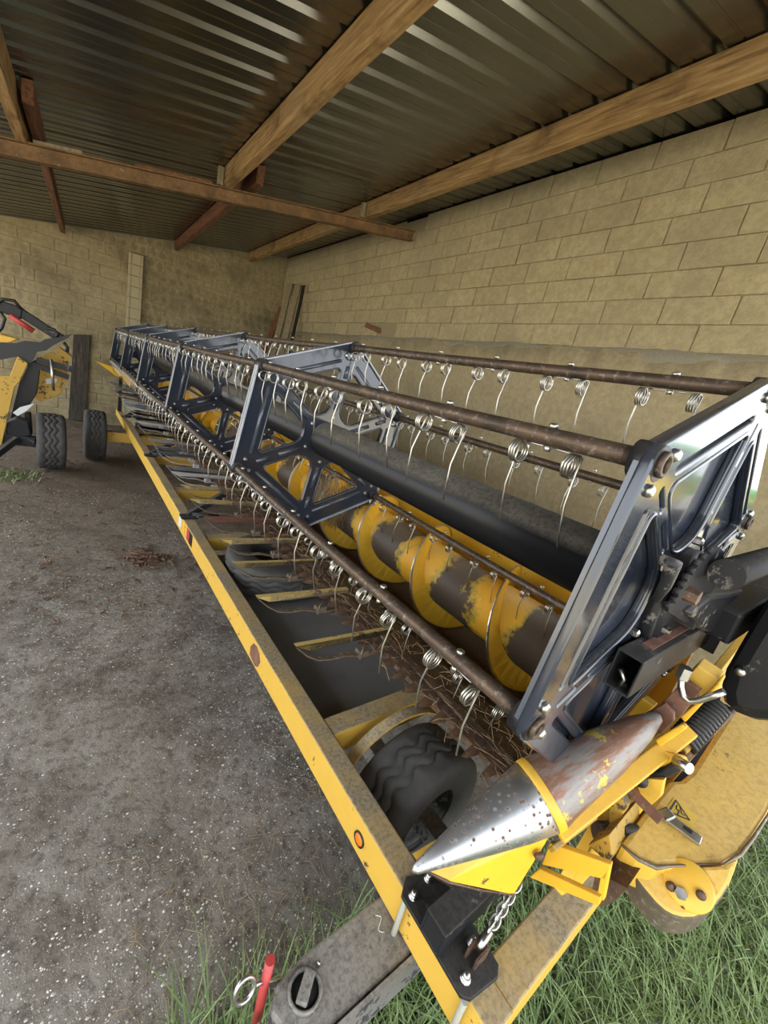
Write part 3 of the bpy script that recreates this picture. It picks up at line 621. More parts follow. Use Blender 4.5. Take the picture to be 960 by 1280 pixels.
def tyre_mesh(R, W, rim):
    mb = MB(); h = W/2
    pr = [(rim, -h*.80), (rim+.02, -h*.92), (R*.80, -h), (R*.92, -h*.95), (R*.975, -h*.82), (R*.985, -h*.42), (R*.972, -h*.40), (R*.972, -h*.34), (R*.99, -h*.32), (R, -h*.04), (R*.982, -h*.02), (R*.982, h*.04), (R, h*.06),
          (R*.99, h*.32), (R*.972, h*.34), (R*.972, h*.40), (R*.985, h*.42), (R*.975, h*.82), (R*.92, h*.95), (R*.80, h), (rim+.02, h*.92), (rim, h*.80), (rim-.005, 0), (rim, -h*.80)]
    n = 64; rows = []
    for r, o in pr:
        row = []
        for k in range(n):
            a = 2*PI*k/n; zz = (0.05*W*(1 if k % 4 < 2 else -1)*(1-abs((k % 2)*2-1)*0.0)) if (r > R*.95 and abs(o) < h*.6) else 0
            row.append((r*math.cos(a), o+zz, r*math.sin(a)))
        rows.append(row)
    mb.quads(rows, wrap=True); return fixn(mb.mesh('tyre'))
def rim_mesh(rim, W):
    h = W/2; mb = MB().lathe([(0.0, -h*.15), (0.06, -h*.15), (0.07, -h*.35), (rim*.55, -h*.35), (rim*.8, -h*.1), (rim*.9, -h*.5), (rim+.012, -h*.84), (rim+.012, -h*.78), (rim-.004, -h*.7), (rim-.004, h*.7), (rim+.012, h*.84), (rim*.85, h*.6), (rim*.5, h*.3), (0, h*.3)], (0, 0, 0), (0, 1, 0), 32)
    return mb.mesh('wheel_rim')
ty_me = tyre_mesh(0.37, 0.27, 0.19); ty_me.materials.append(RUBBER); rm_me = rim_mesh(0.19, 0.27); rm_me.materials.append(YELD)
def wheel(parent, loc, rz, tme=ty_me, rme=rm_me):
    t = link('tyre', tme, parent, PINV.get(parent.name)); t.location = loc; t.rotation_euler = (0, 0.1, rz)
    r = link('wheel_rim', rme, t); return t
ty2 = tyre_mesh(0.31, 0.26, 0.15); ty2.materials.append(RUBBER); rm2 = rim_mesh(0.15, 0.26); rm2.materials.append(BLK)
wheel(TR, (1.19, 0.77, 0.31), 0.05, ty2, rm2); wheel(TR, (0.385, 7.47, 0.37), PI/2); wheel(TR, (2.25, 7.47, 0.37), PI/2)
obj('stub_axle', MB().cyl((0.4, 7.47, 0.37), (0.6, 7.47, 0.37), 0.035), BLK, TR)
obj('front_axle', MB().bar((1.19, 0.40, 0.30), (1.19, 1.9, 0.30), 0.08, 0.08), GREYP, TR)
# mudguard band behind the near tyre
mb = MB(); rows = []
for k in range(15):
    a = math.radians(55+108*k/14); c_, s_ = math.cos(a), math.sin(a)
    rows.append([(1.19+r*c_, y, 0.31+r*s_) for r, y in ((0.325, 0.905), (0.333, 0.905), (0.333, 0.955), (0.325, 0.955))])
mb.quads(rows, smooth=False, wrap=True); mb.f += [[0, 1, 2, 3], [56, 57, 58, 59]]; mb.sm += [False]*2; mb.mi += [0]*2
obj('mudguard_band', mb, YELT, TR)
# drawbar swung sideways under the rail
mb = MB(); out = [(1.35, 0.508), (0.52, 0.508), (0.43, 0.492), (0.40, 0.45), (0.42, 0.39), (0.50, 0.352), (1.35, 0.352)]
mb.prism([(x, y, 0.34) for x, y in out], (0, 0, 0.115)); db = obj('drawbar', mb, GREYP, TR, 0.008)
obj('drawbar_web', MB().box((0.95, 0.34, 0.40), (0.9, 0.012, 0.13)), GREYP, TR)
obj('pivot_ring', MB().lathe([(0.036, 0), (0.045, 0), (0.045, 0.010), (0.040, 0.013), (0.036, 0.010)], (0.487, 0.440, 0.455), (0, 0, 1), 28, ring=True), GREYP, db)
obj('pivot_shade_disc', MB().lathe([(0.0, 0), (0.036, 0), (0.036, 0.002), (0, 0.002)], (0.487, 0.440, 0.4555), (0, 0, 1), 28), DARK, db)  # dark disc on the beam top; shade of the hollow put into its colour
obj('pivot_pin', MB().bar((0.464, 0.420, 0.470), (0.514, 0.464, 0.470), 0.030, 0.016), GREYP, db, 0.004)
obj('grease_nipple', MB().lathe([(0.006, 0), (0.006, 0.012), (0.003, 0.018)], (0.54, 0.466, 0.455), (0, 0, 1), 8), ZINC, db)
lab = MB(); pts = []
for k in range(25):
    t = k/24; a = t*2*PI; pts.append((0.742+0.012*math.sin(a*1.0)*(1 if t < .5 else 1), 0.452-0.045*(t-0.5), 0.4565))
obj('chalk_mark', lab.tube(pts, 0.0015, 5), WHITE, db)
red = at(338, 1200, z=0.52); rb = V((red.x, red.y, 0.20))
tow = obj('tow_eye', MB().bar((0.42, 0.46, 0.31), (0.22, 0.40, 0.25), 0.07, 0.06), GREYP, TR, 0.006)
pin = obj('drawbar_pin', MB().tube([rb, red], 0.0125, 14), REDP, TR)
eye = at(306, 1238, z=0.47); mb = MB(); ring = []
for k in range(16): a = 2*PI*k/16; ring.append(eye + V((0.026*math.cos(a), 0, 0.028*math.sin(a))) + V((0, 0.01*math.sin(a), 0)))
mb.tube(ring, 0.0055, 8, closed=True); mb.tube([eye+V((0.024, 0, -0.01)), (red+(rb-red)*0.25)+V((-.014, 0, 0)), (red+(rb-red)*0.25)+V((0.03, -0.02, 0.0)), (red+(rb-red)*0.3)+V((0.045, -0.03, -0.02))], 0.005, 8)
obj('safety_ring', mb, ZINC, pin, inv=M4())
# black clamp plate and header support post at the near corner of the rail
cp = obj('clamp_plate', MB().prism([(0.757, 0.425, 0.602), (0.80, 0.455, 0.602), (0.862, 0.43, 0.602), (0.90, 0.37, 0.602), (0.895, 0.22, 0.602), (0.893, 0.175, 0.602), (0.870, 0.16, 0.602), (0.775, 0.172, 0.602), (0.757, 0.19, 0.602)], (0, 0, 0.012)), BLK, TR, 0.003)
obj('support_post', MB().hollow((0.752, 0.305, 0.658), (1.12, 0.305, 0.658), 0.072, 0.085, 0.008), BLK, TR, 0.003)
obj('post_end_cap', MB().box((0.757, 0.305, 0.658), (0.006, 0.056, 0.069)), BLK, TR)
for x, y in ((0.785, 0.405), (0.79, 0.205), (0.855, 0.415), (0.86, 0.245)): obj('clamp_bolt', MB().lathe([(0.014, 0), (0.014, 0.004), (0.010, 0.004), (0.010, 0.016), (0.006, 0.022), (0, 0.022)], (x, y, 0.614), (0, 0, 1), 10), ZINC, cp)
PALE = flat('pale_zinc_rod', (0.36, 0.35, 0.28), 0.5, 40, 0.2)
for y in (0.413, 0.180): obj('u_bolt', MB().tube([(0.766, y, 0.602), (0.766, y, 0.45), (0.775, y-.01, 0.43)], 0.0085, 10), PALE, TR)
# shackle, lugs and chain holding the header
lug = obj('chain_lug', MB().box((0.845, 0.205, 0.635), (0.05, 0.006, 0.045)).box((0.845, 0.233, 0.635), (0.05, 0.006, 0.045)), RUST, TR)
c0 = V((0.845, 0.219, 0.65)); c1 = at(652, 1095, x=1.02)
for s in (0.0,): obj('shackle', MB().tube([c0, c0+(c1-c0)*0.12, c0+(c1-c0)*0.24], 0.011, 10), ZINC, TR)
dirc = (c1-c0).normalized(); side = V((0, 1, 0)); upv = dirc.cross(side)
for i in range(9):
    cc = c0+(c1-c0)*(0.27+0.085*i); ax = side if i % 2 else upv; ring = []
    for k in range(12):
        a = 2*PI*k/12; ring.append(cc + dirc*(0.019*math.cos(a)) + ax*(0.0115*math.sin(a)))
    obj('chain_link', MB().tube(ring, 0.004, 6, closed=True), ZINC, TR)
# reflector and decal strips on the rail face
rc = at(449, 1049, x=RX0-0.002)
rf = obj('reflector', MB().lathe([(0.0, -0.006), (0.012, -0.006), (0.020, -0.004), (0.022, 0.002)], rc, (1, 0, 0), 24), AMBER, rail)
obj('reflector_rim', MB().lathe([(0.022, -0.004), (0.026, -0.004), (0.026, 0.003), (0.022, 0.003)], rc, (1, 0, 0), 24, ring=True), BLK, rail)
obj('rust_patch', MB().prism([at(p, q, x=RX0-0.001) for p, q in ((312, 818), (313, 808), (317, 804), (321, 808), (324, 817), (325, 828), (322, 834), (318, 832))], (0.001, 0, 0)), RUSTR, rail)
for px, mt in ((226, WHITE), (230, YEL), (236, REDP), (239, BLK)):
    a = at(px, 640+(px-226)*1.9, x=RX0-0.0015); obj('decal_stripe', MB().box((a.x, a.y, 0.545), (0.001, 0.10, 0.10)), mt, rail)
# black header support brackets standing on the rail
for y in (3.42, 5.45, 8.0):
    sb = obj('header_bracket', MB().box((0.83, y, 0.608), (0.13, 0.10, 0.012)), BLK, TR, 0.002)
    obj('bracket_strut', MB().bar((0.83, y+0.02, 0.612), (1.18, y+0.02, 0.86), 0.05, 0.05), BLK, sb, 0.003)
    obj('bracket_pin', MB().cyl((0.84, y-0.055, 0.64), (1.05, y-0.055, 0.64), 0.022, 12), BLK, sb)
obj('rear_post', MB().box((0.815, 8.85, 0.86), (0.05, 0.06, 0.62)), BLK, TR, 0.004)
# ---- loose things on the trailer
sh = MB(); R_ = 0.40
SP = thing('spare_tyre', 'worn spare tyre with zigzag tread lying flat on the trailer behind the dark mat', 'tyre', (1.27, 2.53, 0.455), AZ)
t = link('tyre', tyre_mesh(0.385, 0.22, 0.20), SP, PINV[SP.name]); t.data.materials.append(RUBBER); t.location = (1.27, 2.53, 0.455+0.112); t.rotation_euler = (PI/2, 0, 0)
MAT = flat('dark_rubber_mat', (0.15, 0.145, 0.135), 0.8, 6, 0.25)
mb = MB(); rows = []
for i in range(21):
    y = 1.10+1.88*i/20; rows.append([(x, y, 0.446+0.004*math.sin(x*9+y*4)) for x in (0.868, 1.1, 1.35, 1.6, 1.97)])
mb.quads(rows); back = [[(p[0], p[1], p[2]-0.008) for p in r] for r in rows]; mb.quads(back)
rm = obj('rubber_mat', mb, MAT); rm.rotation_euler = (0, 0, AZ); tag(rm, 'dark rubber mat lying in the trailer frame below the crop lifters', 'mat')
# ================================================================== NEAR END OF THE HEADER
def poly(pts, x=None, y=None, z=None): return [at(a, b, x, y, z) for a, b in pts]
# hub, toothed sector, arm
hub = obj('reel_hub', MB().lathe([(0.145, 0.008), (0.145, -0.022), (0.138, -0.028), (0.128, -0.028), (0.126, -0.018), (0.118, -0.018), (0.116, -0.034), (0.04, -0.036), (0.04, -0.075), (0, -0.075)], (HX, 0.252, HZ), (0, 1, 0), 48), BLK, HD)
for k in range(6):
    a = 0.5+k*PI/3; obj('hub_bolt', MB().lathe([(0.011, 0), (0.011, -0.008), (0.007, -0.008), (0.006, -0.016)], (HX+0.095*math.cos(a), 0.217, HZ+0.095*math.sin(a)), (0, 1, 0), 6, smooth=False), ZINC, hub)
sec = [(835, 765), (838, 757), (846, 750), (850, 740), (856, 731), (861, 722), (868, 714), (874, 704), (882, 696), (890, 688), (899, 684), (905, 690), (903, 712), (890, 740), (872, 768), (858, 779)]
mb = MB().prism(poly(sec, y=0.185), (0, 0.008, 0)); sector_o = obj('toothed_sector', mb, BLK, HD)
for p, q in sec[1:10]: obj('tooth', MB().lathe([(0.007, -.002), (0.007, 0.010)], at(p-1, q+1, y=0.185), (0, 1, 0), 8), BLK, sector_o)
k0 = at(838, 712, y=0.165)
obj('lock_lever', MB().tube([k0+V((-.012, 0.012, .012)), k0+V((0.002, 0, 0.01)), k0+V((0.012, 0, -.03)), k0+V((0.02, 0.005, -0.06))], [0.009, 0.012, 0.009, 0.006], 10), BLK, HD)
obj('lever_nut', MB().lathe([(0.014, 0), (0.014, -0.02)], at(857, 741, y=0.155), (0, 1, 0), 6, smooth=False), RUST, HD)
arm = obj('reel_arm', MB().hollow((0.95, 0.2135, 1.493), (1.56, 0.2135, 1.486), 0.055, 0.093, 0.005), BLK, HD, 0.003)
obj('rust_strip', MB().box((1.25, 0.212, 1.5405), (0.42, 0.024, 0.002)), RUSTR, arm)
obj('arm_flange', MB().box((1.56, 0.205, 1.49), (0.012, 0.09, 0.14)), BLK, HD, 0.002)
obj('arm_wire', MB().tube([(0.97, 0.225, 1.49), (0.975, 0.21, 1.47), (0.972, 0.215, 1.455), (0.98, 0.205, 1.46)], 0.006, 6), ZINC, arm)
obj('reel_arm_tube', MB().cyl(at(908, 718, y=0.15), at(908, 718, y=0.15)+V((1.3, -0.04, 0.03)), 0.032, 20), BLK, HD)
obj('reel_arm_box', MB().bar((1.42, 0.165, 1.555), (2.3, 0.10, 1.66), 0.075, 0.10), BLK, HD, 0.01)
obj('arm_gusset', MB().prism(poly([(862, 768), (890, 745), (915, 742), (945, 735), (935, 775), (905, 795), (880, 790)], y=0.17), (0, 0.05, 0)), BLK, HD, 0.01)
obj('lift_cylinder', MB().cyl((1.75, 0.06, 1.66), (2.25, 0.0, 1.80), 0.022, 14), ZINC, HD)
# black drive guard at the right edge
dg = MB().prism(poly([(985, 705), (958, 748), (930, 795), (905, 838), (899, 860), (902, 880), (916, 896), (945, 904), (1000, 908), (1060, 870), (1075, 720)], x=1.40), (0.34, 0, -0.03))
drv = obj('drive_guard', dg, BLK, HD, 0.035)
obj('guard_bolt', MB().lathe([(0.012, 0), (0.012, -0.010), (0.008, -0.014), (0, -0.014)], at(926, 839, x=1.40), (1, 0, 0), 12), ZINC, drv)
DS = 0.80      # the divider stands clear in front of the reel end plate
# divider: pointed steel nose on a yellow keel, rusted body behind
T0 = at(515, 1089, x=0.715*DS); RC = at(673, 994, x=1.115*DS); RE = at(822, 896, x=1.47*DS)
NOSE = N('worn_bright_steel'); v1 = NOSE.vor(70); n1 = NOSE.noise(25, 5, 0.7); sp_ = NOSE.math('MULTIPLY', NOSE.ramp(v1.outputs['Distance'], (0.20, 1.0), (0.34, 0.0)), NOSE.ramp(n1, (0.36, 0.0), (0.50, 1.0)))
sp_ = NOSE.math('MAXIMUM', sp_, NOSE.ramp(NOSE.noise(14, 6, 0.75), (0.64, 0.0), (0.68, 1.0)))
NOSE = NOSE.out(NOSE.mix(sp_, (0.52, 0.53, 0.55), (0.12, 0.06, 0.035)), NOSE.mix(sp_, (0.42,)*3, (0.85,)*3), NOSE.math('SUBTRACT', 1.0, sp_))
ax = (RC-T0); L = ax.length
prof = [(0.003, 0.0), (0.010, 0.010), (0.024, 0.20*L), (0.047, 0.5*L), (0.067, 0.78*L), (0.079, L)]
obj('divider_nose', MB().lathe(prof, T0, ax, 40), NOSE, HD)
kb = at(642, 1118, x=1.02*DS); kr = at(690, 1038, x=1.08*DS)
obj('divider_keel', MB().add([T0+V((0.03, -0.004, -0.012)), at(560, 1101, x=0.80*DS), kb, at(690, 1040, x=1.09*DS), at(640, 1050, x=0.98*DS), T0+V((0.03, 0.03, -0.012)), at(560, 1101, x=0.80*DS)+V((0, 0.05, 0)), kb+V((0.02, 0.08, 0)), at(690, 1040, x=1.09*DS)+V((0.03, 0.1, 0)), at(640, 1050, x=0.98*DS)+V((0, 0.05, 0))],
    [(0, 1, 2, 3, 4), (9, 8, 7, 6, 5), (0, 5, 6, 1), (1, 6, 7, 2), (2, 7, 8, 3), (3, 8, 9, 4), (4, 9, 5, 0)]), YEL, HD)
obj('keel_edge', MB().tube([T0+V((0.03, 0.0, -0.013)), at(560, 1102, x=0.80*DS), at(600, 1112, x=0.92*DS), kb], 0.0032, 6), RUST, HD)
obj('keel_bolt', MB().lathe([(0.012, 0), (0.010, -0.008), (0, -0.012)], at(673, 1068, x=1.05*DS), (0.6, 1, 0.2), 14), RUST, HD)
DBODY = N('rust_streaked_steel'); a = DBODY.noise(4, 6, 0.7, DBODY.mapr((1.2, 9, 9))); b = DBODY.noise(9, 5, 0.7)
c = DBODY.ramp(a, (0.30, (0.17, 0.10, 0.07)), (0.45, (0.24, 0.12, 0.075)), (0.55, (0.26, 0.24, 0.225)), (0.70, (0.20, 0.17, 0.15))); c = DBODY.mix(DBODY.ramp(b, (0.62, 0.0), (0.65, 1.0)), c, (0.55, 0.42, 0.08)); DBODY.bump(b, 0.2, 0.004); DBODY = DBODY.out(c, 0.5, 0.4)
ax2 = RE-RC; L2 = ax2.length
db_ = obj('divider_body', MB().lathe([(0.079, -0.004), (0.079, 0.012), (0.072, 0.12*L2+.01), (0.054, 0.55*L2), (0.032, 0.85*L2), (0.014, L2), (0.0, L2+.01)], (0, 0, 0), (1, 0, 0), 40), DBODY, HD, loc=RC)
db_.rotation_mode = 'QUATERNION'; db_.rotation_quaternion = ax2.to_track_quat('X', 'Z')
obj('divider_collar', MB().lathe([(0.079, -0.006), (0.0805, -0.004), (0.0805, 0.014), (0.079, 0.016)], RC, ax2, 40, ring=True), YEL, HD)
# yellow channel below the divider body and the brackets around it
obj('divider_rail', MB().bar(at(697, 1042, x=1.10*DS), at(862, 912, x=1.58*DS), 0.04, 0.022, up=(0, -0.3, 1)), YEL, HD, 0.004)
obj('rail_lip', MB().bar(at(690, 1062, x=1.10*DS), at(742, 1022, x=1.26*DS), 0.012, 0.035, up=(0, -0.3, 1)), YELD, HD, 0.003)
obj('bracket_plate', MB().prism(poly([(687, 1054), (763, 1081), (757, 1100), (677, 1081)], x=1.14*DS), (0.012, 0, 0.004)), YEL, HD, 0.002)
obj('bracket_plate', MB().prism(poly([(763, 1081), (754, 1127), (746, 1121), (750, 1098)], x=1.14*DS), (0.012, 0, 0.004)), YEL, HD, 0.002)
obj('bracket_plate', MB().prism(poly([(674, 1086), (722, 1109), (750, 1122), (748, 1133), (662, 1097)], x=1.13*DS), (0.012, 0, 0.004)), YEL, HD, 0.002)
obj('bracket_plate', MB().prism(poly([(735, 1056), (762, 1043), (765, 1070), (760, 1080)], x=1.24*DS), (0.15, 0, 0.02)), YELD, HD, 0.002)
obj('skid_plate', MB().prism(poly([(745, 1090), (784, 1110), (770, 1125), (750, 1134), (738, 1120)], x=1.22*DS), (0.30, 0, 0.06)), RUST, HD)
obj('near_end_sheet', MB().prism([(1.0, 0.14, 0.84), (1.2, 0.14, 0.70), (2.1, 0.14, 0.62), (2.3, 0.14, 0.8), (2.3, 0.14, 1.4), (2.0, 0.14, 1.4), (1.3, 0.14, 1.20), (1.06, 0.14, 1.02)], (0, 0.025, 0)), YEL, HD, 0.003)
obj('end_gusset', MB().prism([(1.25, 0.14, 1.10), (1.3, 0.09, 1.09), (2.2, 0.08, 1.08), (2.2, 0.14, 1.09)], (0, 0, -0.02)), YELD, HD)
obj('drive_housing', MB().box((1.70, 0.05, 0.95), (0.75, 0.12, 0.18)), DARK, HD, 0.01)
obj('slotted_arm', MB().prism(poly([(783, 1008), (776, 1025), (760, 1042), (762, 1000), (775, 995)], x=1.34*DS), (0.03, 0, 0)), YELD, HD, 0.003)
obj('pivot_boss', MB().cyl(at(778, 1036, x=1.33*DS), at(778, 1036, x=1.33*DS)+V((0.08, -0.05, 0.0)), 0.012, 14), BLK, HD)
obj('pivot_boss', MB().cyl(at(748, 1042, x=1.30*DS), at(748, 1042, x=1.30*DS)+V((0.06, -0.03, 0.0)), 0.026, 16), RUST, HD)
# rusty strap with over-centre latch
strap = obj('strap', MB().bar(at(778, 978, x=1.36*DS), at(826, 1026, x=1.335*DS), 0.022, 0.006, up=(-1, 0, 1)), RUSTR, HD)
# link plates, pipe, hose, coil spring
obj('link_plate', MB().prism(poly([(800, 896), (830, 880), (842, 892), (842, 902), (826, 918)], x=1.50*DS), (0.01, 0, 0.004)), RUSTR, HD, 0.002)
obj('link_plate', MB().prism(poly([(826, 880), (856, 850), (876, 864), (850, 898)], x=1.54*DS), (0.01, 0, 0.004)), RUSTR, HD, 0.002)
obj('link_channel', MB().prism(poly([(852, 852), (872, 832), (899, 850), (896, 862), (880, 872)], x=1.58*DS), (0.02, 0, 0.02)), YELC, HD, 0.003)
obj('link_channel', MB().prism(poly([(880, 872), (898, 852), (901, 856), (856, 904), (850, 896)], x=1.56*DS), (0.02, 0, 0.02)), YEL, HD, 0.003)
obj('link_channel', MB().prism(poly([(784, 893), (803, 872), (818, 883), (800, 900)], x=1.55*DS), (0.03, 0, 0.0)), YEL, HD, 0.003)
obj('rail_end', MB().prism(poly([(818, 925), (852, 905), (858, 911), (824, 935)], x=1.45*DS), (0.02, 0, 0)), YEL, HD, 0.004)
obj('hydraulic_pipe', MB().tube([at(a, b, x=1.50*DS) for a, b in ((852, 842), (851, 858), (854, 870), (862, 877), (872, 876), (890, 870), (905, 864))], 0.0075, 10), ZINC, HD)
obj('pipe_fitting', MB().lathe([(0.016, 0), (0.016, 0.03)], at(852, 847, x=1.50*DS), (0, 0, 1), 6, smooth=False), ZINC, HD)
obj('hose', MB().tube([at(a, b, x=1.46*DS) for a, b in ((784, 962), (795, 967), (812, 969), (830, 966), (845, 958), (852, 950))], 0.012, 10), HOSE, HD)
a0, a1 = at(853, 928, x=1.58*DS), at(896, 880, x=1.75*DS); d_ = (a1-a0); u_ = d_.cross(V((0, 1, 0))).normalized(); v2 = d_.cross(u_).normalized()
obj('coil_spring', MB().tube([a0+d_*(k/130)+(u_*math.cos(k*PI/5)+v2*math.sin(k*PI/5))*0.030 for k in range(131)], 0.007, 6), BLK, HD)
obj('damper_rod', MB().cyl(at(850, 950, x=1.55*DS), at(912, 888, x=1.85*DS), 0.014, 12), RUST, HD)
obj('damper_tube', MB().cyl(at(852, 938, x=1.56*DS), at(908, 885, x=1.85*DS), 0.012, 12), YELD, HD)
obj('clamp_ear', MB().prism(poly([(818, 945), (826, 938), (842, 942), (848, 955), (838, 962), (824, 958)], x=1.46*DS), (0.03, -.02, 0)), YEL, HD, 0.004)
obj('clamp_bolt', MB().cyl(at(845, 950, x=1.45*DS), at(862, 961, x=1.43*DS), 0.013, 12), ZINC, HD)
obj('rubber_stop', MB().lathe([(0.016, 0.02), (0.016, 0), (0.012, -0.008), (0, -0.01)], at(801, 976, x=1.40*DS), (1, 0.2, -0.5), 16), BLK, HD)
obj('mount_tab', MB().prism(poly([(797, 985), (800, 972), (830, 975), (826, 996), (808, 1012)], x=1.43*DS), (0.02, 0, 0)), YELC, HD, 0.002)
# big yellow drive cover with a rounded nose
P0, SLP = V((1.25*DS, 0, HC-1.10*DS)), 0.27
def onplane(px, py, p0, s):    # plane z = p0.z + s*(x-p0.x)
    d = ray(px, py); o = V((0, 0, HC)); t = (p0.z-HC-s*p0.x)/(d.z-s*d.x); return o+d*t
topo = [onplane(a, b, P0, SLP) for a, b in ((776, 1054), (790, 1035), (816, 1001), (838, 975), (852, 974), (864, 964), (913, 889), (955, 822), (1010, 860), (985, 965), (960, 1018), (942, 1046), (925, 1068), (905, 1079), (862, 1081), (820, 1083), (797, 1072))]
B0 = onplane(862, 1081, P0, SLP)
cov = MB().prism(topo, (0.01, 0, -0.10)); cv = obj('drive_cover', cov, [YELC], HD, 0.012)
nz = [onplane(a, b, B0, 1.15) for a, b in ((776, 1056), (797, 1074), (820, 1085), (862, 1083), (905, 1081), (925, 1070), (919, 1088), (912, 1106), (903, 1121), (893, 1133), (881, 1142), (868, 1147), (854, 1147), (842, 1144), (831, 1138), (820, 1128), (803, 1108), (784, 1082))]
WORNS = rusty('bare_worn_steel', (0.16, 0.13, 0.10), (0.24, 0.19, 0.13), (0.42, 0.40, 0.36), 0.5, 0.5)
cn = MB().prism(nz, (0.03, 0, -0.09)); nn = len(nz)
for i in range(7, nn): cn.mi[2+i] = 1
obj('cover_nose', cn, [YELC, WORNS], HD, 0.010)
cc = onplane(860, 1106, B0, 1.15); nrm = V((-1.15, 0, 1)).normalized()
disc = obj('nose_disc', MB().lathe([(0.0, 0.008), (0.044, 0.008), (0.047, 0.005), (0.047, -0.006)], cc, nrm, 36), YEL, HD)
for a, b in ((838, 1108), (876, 1119)): obj('disc_bolt', MB().lathe([(0.010, 0.0), (0.009, 0.012), (0.004, 0.016), (0, 0.016)], onplane(a, b, B0, 1.15)+nrm*0.004, nrm, 12), RUST, disc)
obj('disc_nut', MB().lathe([(0.012, 0.0), (0.012, 0.016)], onplane(851, 1117, B0, 1.15)+nrm*0.004, nrm, 6, smooth=False), ZINC, disc)
edge = [onplane(a, b, P0, SLP)+V((0, 0, 0.001)) for a, b in ((776, 1056), (797, 1074), (820, 1085), (838, 1083), (862, 1082), (905, 1080), (925, 1069), (942, 1047), (960, 1019), (985, 966))]
obj('worn_edge', MB().tube(edge, [0.003, 0.0045, 0.005, 0.003, 0.0022, 0.0022, 0.0045, 0.004, 0.003, 0.003], 8), WORNS, cv)
def onc(a, b, up_=0.0): return onplane(a, b, P0, SLP) + V((-SLP, 0, 1)).normalized()*up_
LINE = flat('dark_print', (0.05, 0.055, 0.06), 0.6); STK = flat('pale_yellow_sticker', (0.62, 0.42, 0.07), 0.45, 40, 0.1)
st = obj('warning_sticker', MB().prism([onc(a, b, 0.0005) for a, b in ((842, 997), (873, 1022), (859, 1042), (829, 1018))], (0, 0, 0.0008)), STK, cv)
tri = [onc(a, b, 0.0022) for a, b in ((845, 1001), (862, 1026), (836, 1015))]
for i in range(3): obj('triangle_line', MB().bar(tri[i], tri[(i+1) % 3], 0.003, 0.001), LINE, st)
obj('symbol_stroke', MB().tube([onc(a, b, 0.0022) for a, b in ((846, 1007), (845, 1012), (849, 1014), (847, 1019))], 0.0012, 4), LINE, st); obj('symbol_stroke', MB().tube([onc(a, b, 0.0022) for a, b in ((850, 1010), (852, 1018), (856, 1020))], 0.0010, 4), LINE, st)
la, lb = onc(828, 1022, 0.012), onc(874, 1056, 0.012)
lat = obj('latch', MB().bar(la, lb, 0.024, 0.010, up=(-SLP, 0, 1)), ZINC, cv, 0.002)
obj('latch_hook', MB().bar(onc(824, 1016, 0.014), onc(836, 1030, 0.014), 0.034, 0.014, up=(-SLP, 0, 1)), ZINC, lat, 0.003)
obj('latch_slot_shade', MB().bar(onc(851, 1038, 0.0165), onc(862, 1046, 0.0165), 0.010, 0.002, up=(-SLP, 0, 1)), DARK, lat)  # raised dark strip; shade inside the slot put into its colour
# ================================================================== MACHINE AT THE LEFT EDGE (shed frame)
def wat(px, py, y=7.0): return at(px, py, y=y, loc=False)
LM = thing('parked_header', 'dirty yellow and black parked implement with torn rubber flap at the left edge', 'farm machine', (-0.6, 7.1, 0.0))
def wp(pts, y, th): return MB().prism([wat(a, b, y) for a, b in pts], (0, th, 0))
obj('rubber_flap', wp([(-40, 432), (0, 428), (20, 429), (30, 426), (50, 428), (56, 424), (72, 422), (91, 417), (84, 423), (66, 432), (58, 438), (46, 440), (40, 452), (34, 458), (28, 452), (20, 446), (0, 450), (-40, 452)], 6.75, 0.05), HOSE, LM)
obj('top_panel', wp([(-40, 415), (0, 418), (22, 424), (12, 428), (0, 431), (-40, 436)], 7.0, 0.3), YEL, LM, 0.006)
obj('side_plate', wp([(22, 445), (35, 454), (24, 478), (18, 484), (2, 556), (-30, 560), (-30, 470), (12, 470)], 6.70, 0.05), YELD, LM, 0.006)
obj('inner_panel', wp([(24, 478), (36, 454), (52, 446), (46, 492), (34, 512), (12, 526)], 6.95, 0.06), TUBEB, LM, 0.006)
obj('end_panel', wp([(46, 450), (62, 440), (86, 447), (82, 480), (76, 492), (66, 497), (50, 502), (40, 496)], 7.15, 0.06), YELD, LM, 0.006)
obj('end_cap', wp([(70, 436), (74, 434), (90, 446), (86, 452), (70, 444)], 7.10, 0.2), YELD, LM)
obj('boom', MB().bar(wat(-30, 372, 6.9), wat(28, 392, 6.9), 0.16, 0.13).bar(wat(22, 388, 6.9), wat(78, 424, 6.9), 0.12, 0.10), BLK, LM, 0.01)
obj('hydraulic_cylinder', MB().cyl(wat(12, 394, 6.8), wat(42, 414, 6.8), 0.03, 14), REDP, LM)
for pts in ([(-6, 380), (4, 374), (18, 376), (26, 386)], [(0, 390), (6, 398), (2, 410), (-6, 418)], [(58, 410), (68, 412), (72, 418), (70, 421)], [(80, 428), (84, 434), (84, 440)]):
    obj('hose', MB().tube([wat(a, b, 6.8) for a, b in pts], 0.018, 8), HOSE, LM)
obj('finger', MB().bar(wat(46, 450, 6.8), wat(91, 462, 6.8), 0.06, 0.07), BLK, LM); obj('finger', MB().bar(wat(40, 455, 6.85), wat(86, 472, 6.85), 0.06, 0.06), BLK, LM)
obj('silver_rod', MB().cyl(wat(64, 449, 6.75), wat(67, 488, 6.75), 0.016, 10), ZINC, LM)
obj('torn_label', wp([(57, 474), (66, 472), (72, 474), (70, 479), (58, 480)], 7.14, 0.008), WHITE, LM)
obj('white_bracket', wp([(16, 516), (24, 510), (42, 505), (34, 513), (22, 520)], 6.7, 0.05), WHITE, LM)
